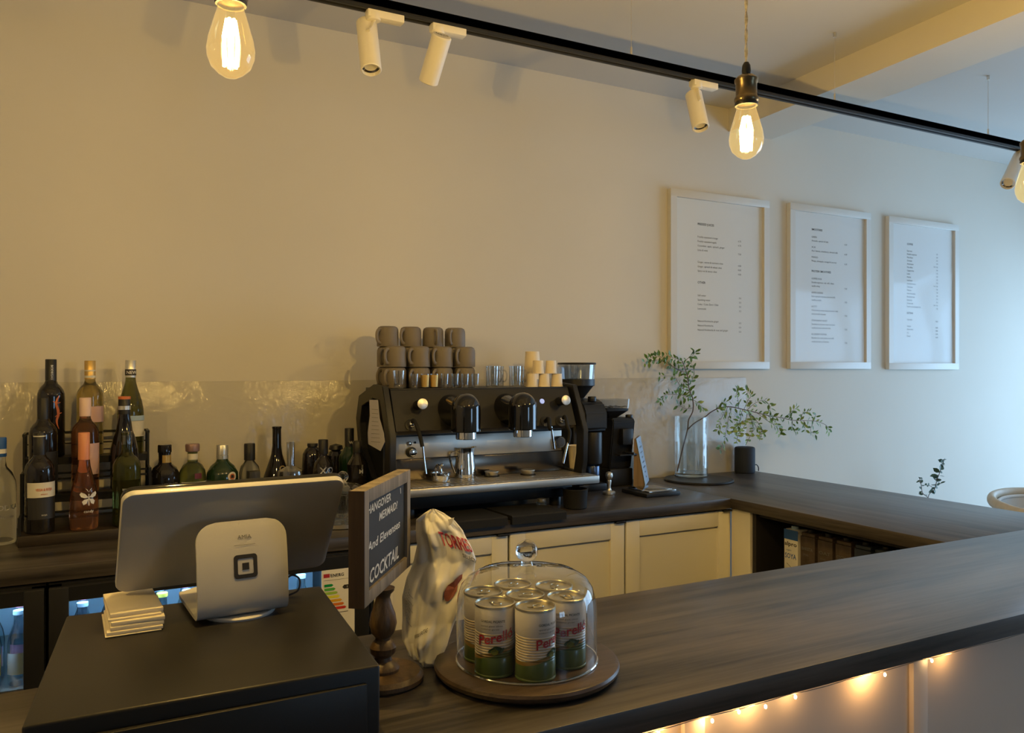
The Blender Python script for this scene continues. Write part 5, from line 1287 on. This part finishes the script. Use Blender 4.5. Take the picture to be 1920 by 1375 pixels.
for (x, z, a, w_, h_) in ((.024, .0455, .5, .0085, .0030), (.033, .0475, -.3, .0085, .0030), (.027, .0420, .1, .0060, .0045), (.038, .0440, .8, .0060, .0026)):
    ff = on_cyl(R, z, x/R, eps=.0008); nn = 16; b.add([ff(w_*math.cos(q)*math.cos(a)-h_*math.sin(q)*math.sin(a), w_*math.cos(q)*math.sin(a)+h_*math.sin(q)*math.cos(a)) for q in [2*PI*i/nn for i in range(nn)]], [tuple(range(nn))], 1 if h_ > .004 else 0)
part('olive_drawing', b, [mat('olive_leaf_print', (.035, .07, .035), .4), mat('olive_fruit_print', (.16, .17, .03), .4)], gproto, flat=True)
tins = [((926, 1130), -48, 'front left'), ((1002, 1138), 3, 'frontmost, in the middle'), ((1060, 1115), -36, 'rightmost, its label showing'), ((981, 1112), 20, 'in the centre of the ring'), ((908, 1107), 42, 'leftmost'), ((963, 1097), 60, 'back left'), ((1040, 1098), 80, 'back right')]
pos = [on_z(p[0], p[1], ZD+.113).xy for p, _, _ in tins]; pos = [Vector(p) for p in pos]
for it in range(60):
    for i in range(7):
        for j in range(i):
            dlt = pos[i]-pos[j]
            if dlt.length < .0675: pu = dlt.normalized()*(.0675-dlt.length)/2; pos[i] += pu; pos[j] -= pu
        q = pos[i]-DC
        if q.length > .080: pos[i] = DC+q.normalized()*.080
for i, (pxy, phi, nm_) in enumerate(tins):
    p = pos[i]; ac = math.atan2(-p.x, p.y); loc = (p.x, p.y, ZD+.0003); rz = ac+math.radians(phi)
    lab = f'white and green olive tin under the dome, {nm_}'
    if i == 0: g.location = loc; g.rotation_euler = (0, 0, rz); g['label'] = lab
    else: dup(g, loc, rz, lab)

# ------------------------------------------------------------------ cartons on the open shelf
dkb = mat('dark_brown_carton', (.075, .055, .045), .5, var=.3, vscale=30); dkn = mat('dark_navy_carton', (.03, .045, .08), .5)
for i in range(7):
    y = 2.155-i*.078
    g = thing('drink_carton', ('white and blue milk carton on the shelf under the right worktop' if i == 0 else f'dark drink carton on the open shelf, {ws[i-1]} after the white one'), 'carton', (2.345, y, .6405), 0, 'drink cartons on the open shelf' if i else None)
    mm = M['paper'] if i == 0 else (dkb if i < 4 else dkn)
    b = B(); b.box((-.035, -.033, 0), (.035, .033, .175), .002); b.prism([(-.033, .175), (.033, .175), (.002, .202), (-.002, .202)], -.035, .035, axis='x') if False else b.box((-.033, -.031, .175), (.033, .031, .188), .004)
    cb = part('carton', b, mm, g)
    part('screw_cap', B().rcyl((-.012, 0, .187), (-.012, 0, .200), .014, .002), M['pblue'] if i == 0 else M['black'], g)
    b = B(); fx_ = lambda o: on_plane((-.0356, o[0], o[1]), (0, -1, 0), (0, 0, 1))
    if i == 0:
        b.box((-.0355, -.0332, .150), (-.0349, .0332, .187), mi=1); put_text(b, 'alpro', fx_((.030, .127)), .015, width=.058, bold=True); put_text(b, 'organic', fx_((.022, .108)), .006, mi=1); put_text(b, 'SOYA', fx_((.028, .080)), .018, width=.054, bold=True, mi=1)
        b.tube([(-.0352, .02, .06), (-.0352, -.005, .045), (-.0352, -.02, .05), (-.0352, -.025, .03)], .0006, n=5)
    else:
        put_text(b, ['BARISTA', 'OAT', 'COCONUT', 'ALMOND', 'OAT', 'RICE'][i-1], fx_((.026, .125)), .011, width=.05, mi=2, bold=True); put_text(b, 'drink', fx_((.02, .105)), .008, mi=2)
    part('printed_label', b, [M['ink'], M['blueink'], M['gink']], cb, flat=True)

# ------------------------------------------------------------------ beyond the counter: chair, side table, vase of eucalyptus
M['cane'] = mat('pale_bent_wood', (.50, .42, .30), .45, var=.1, vscale=20)
M['seatp'] = mat('pale_upholstery', (.62, .62, .60), .8, bump=.2, bscale=300)
cc = Vector((3.90, 2.02)); g = thing('tub_chair', 'pale bent-wood tub chair seen over the right worktop', 'chair', (cc.x, cc.y, 0), math.radians(-12))
N = 40; R1 = .30
arc_ = [math.radians(-25+230*i/N) for i in range(N+1)]
def rail(r, z, dz=0): return [(r*math.cos(a), r*math.sin(a), z+dz*max(0, math.sin(a))) for a in arc_]
b = B(); b.tube(rail(R1, .795, .03), .019, n=14, flat=1.3); part('back_rail', b, M['cane'], g)
b = B(); b.tube(rail(R1-.028, .783, .03), .008, n=10); part('inner_piping', b, M['seatp'], g)
b = B(); b.grid(lambda u, v: Vector(((R1-.030)*math.cos(math.radians(-20+220*u)), (R1-.030)*math.sin(math.radians(-20+220*u)), .46+v*(.325+.03*max(0, math.sin(math.radians(-20+220*u)))))), 40, 8)
b.grid(lambda u, v: Vector(((R1-.008)*math.cos(math.radians(-20+220*u)), (R1-.008)*math.sin(math.radians(-20+220*u)), .46+v*(.325+.03*max(0, math.sin(math.radians(-20+220*u)))))), 40, 8)
part('upholstered_back', b, M['seatp'], g)
b = B(); b.lathe([(0, .40), (.26, .40), (.275, .415), (.275, .455), (.25, .475), (0, .48)], n=48); part('seat', b, M['seatp'], g)
for a in (45, 135, 225, 315):
    a = math.radians(a); b = B(); b.tube([(.21*math.cos(a), .21*math.sin(a), .41), (.26*math.cos(a), .26*math.sin(a), 0.0)], [.018, .012], n=14); part('leg', b, M['cane'], g)
p = on_y(1738, 950, 2.80)
g = thing('side_table', 'small round table against the wall behind the right worktop', 'table', (p.x, 2.74, 0))
b = B().lathe([(0, .40), (.20, .40), (.205, .405), (.205, .418), (.20, .422), (0, .422)], n=48); part('table_top', b, M['cane'], g)
b = B().lathe([(0, 0), (.13, 0), (.13, .012), (.02, .03), (.018, .40), (0, .40)], n=32); part('pedestal', b, M['black'], g)
g = thing('flower_vase', 'small dark vase on the round table by the wall', 'vase', (p.x, 2.78, .4225))
part('vase', B().lathe([(0, 0), (.035, 0), (.05, .03), (.052, .07), (.03, .12), (.018, .15), (.022, .165), (.018, .164), (.013, .15), (0, .12)], n=36), M['navy'], g)
g2 = thing('eucalyptus_sprig', 'thin dark green leafy sprig rising behind the right worktop', 'plant', (p.x, 2.78, .56))
b = B(); bs = B(); Y = 2.78; root = Vector((p.x, Y, .545))
tws = [[(1740, 935), (1752, 918), (1757, 900), (1763, 884), (1768, 870), (1769, 862)], [(1742, 940), (1730, 925), (1727, 908), (1724, 896)], [(1752, 918), (1743, 911), (1732, 910)], [(1757, 902), (1764, 908)], [(1727, 908), (1722, 902)]]
for k, tw in enumerate(tws):
    P0 = [on_y(x, y, Y-.01*i) for i, (x, y) in enumerate(tw)]
    P = spline(([root] if k < 2 else [])+P0, 6); bs.tube(P, .0018 if k < 2 else .0011, n=6)
    st_ = 9 if k < 2 else 2
    for i in range(st_, len(P), 2 if k < 2 else 3):
        for sgn in (-1, 1):
            if k and rng.random() < .35: continue
            dd = Vector((sgn*rng.uniform(.5, 1), rng.uniform(-.5, .5), rng.uniform(-.4, .5))).normalized(); L = rng.uniform(.022, .045)*(1.1 if k == 0 else .7)
            leaf(b, P[i], dd, L, L*.6, Vector((rng.uniform(-.8, .8), rng.uniform(-1, 0), rng.uniform(-.2, 1))).normalized())
part('stems', bs, M['stem'], g2, True); part('leaves', b, M['leaf3'], g2, True, sharp=60)
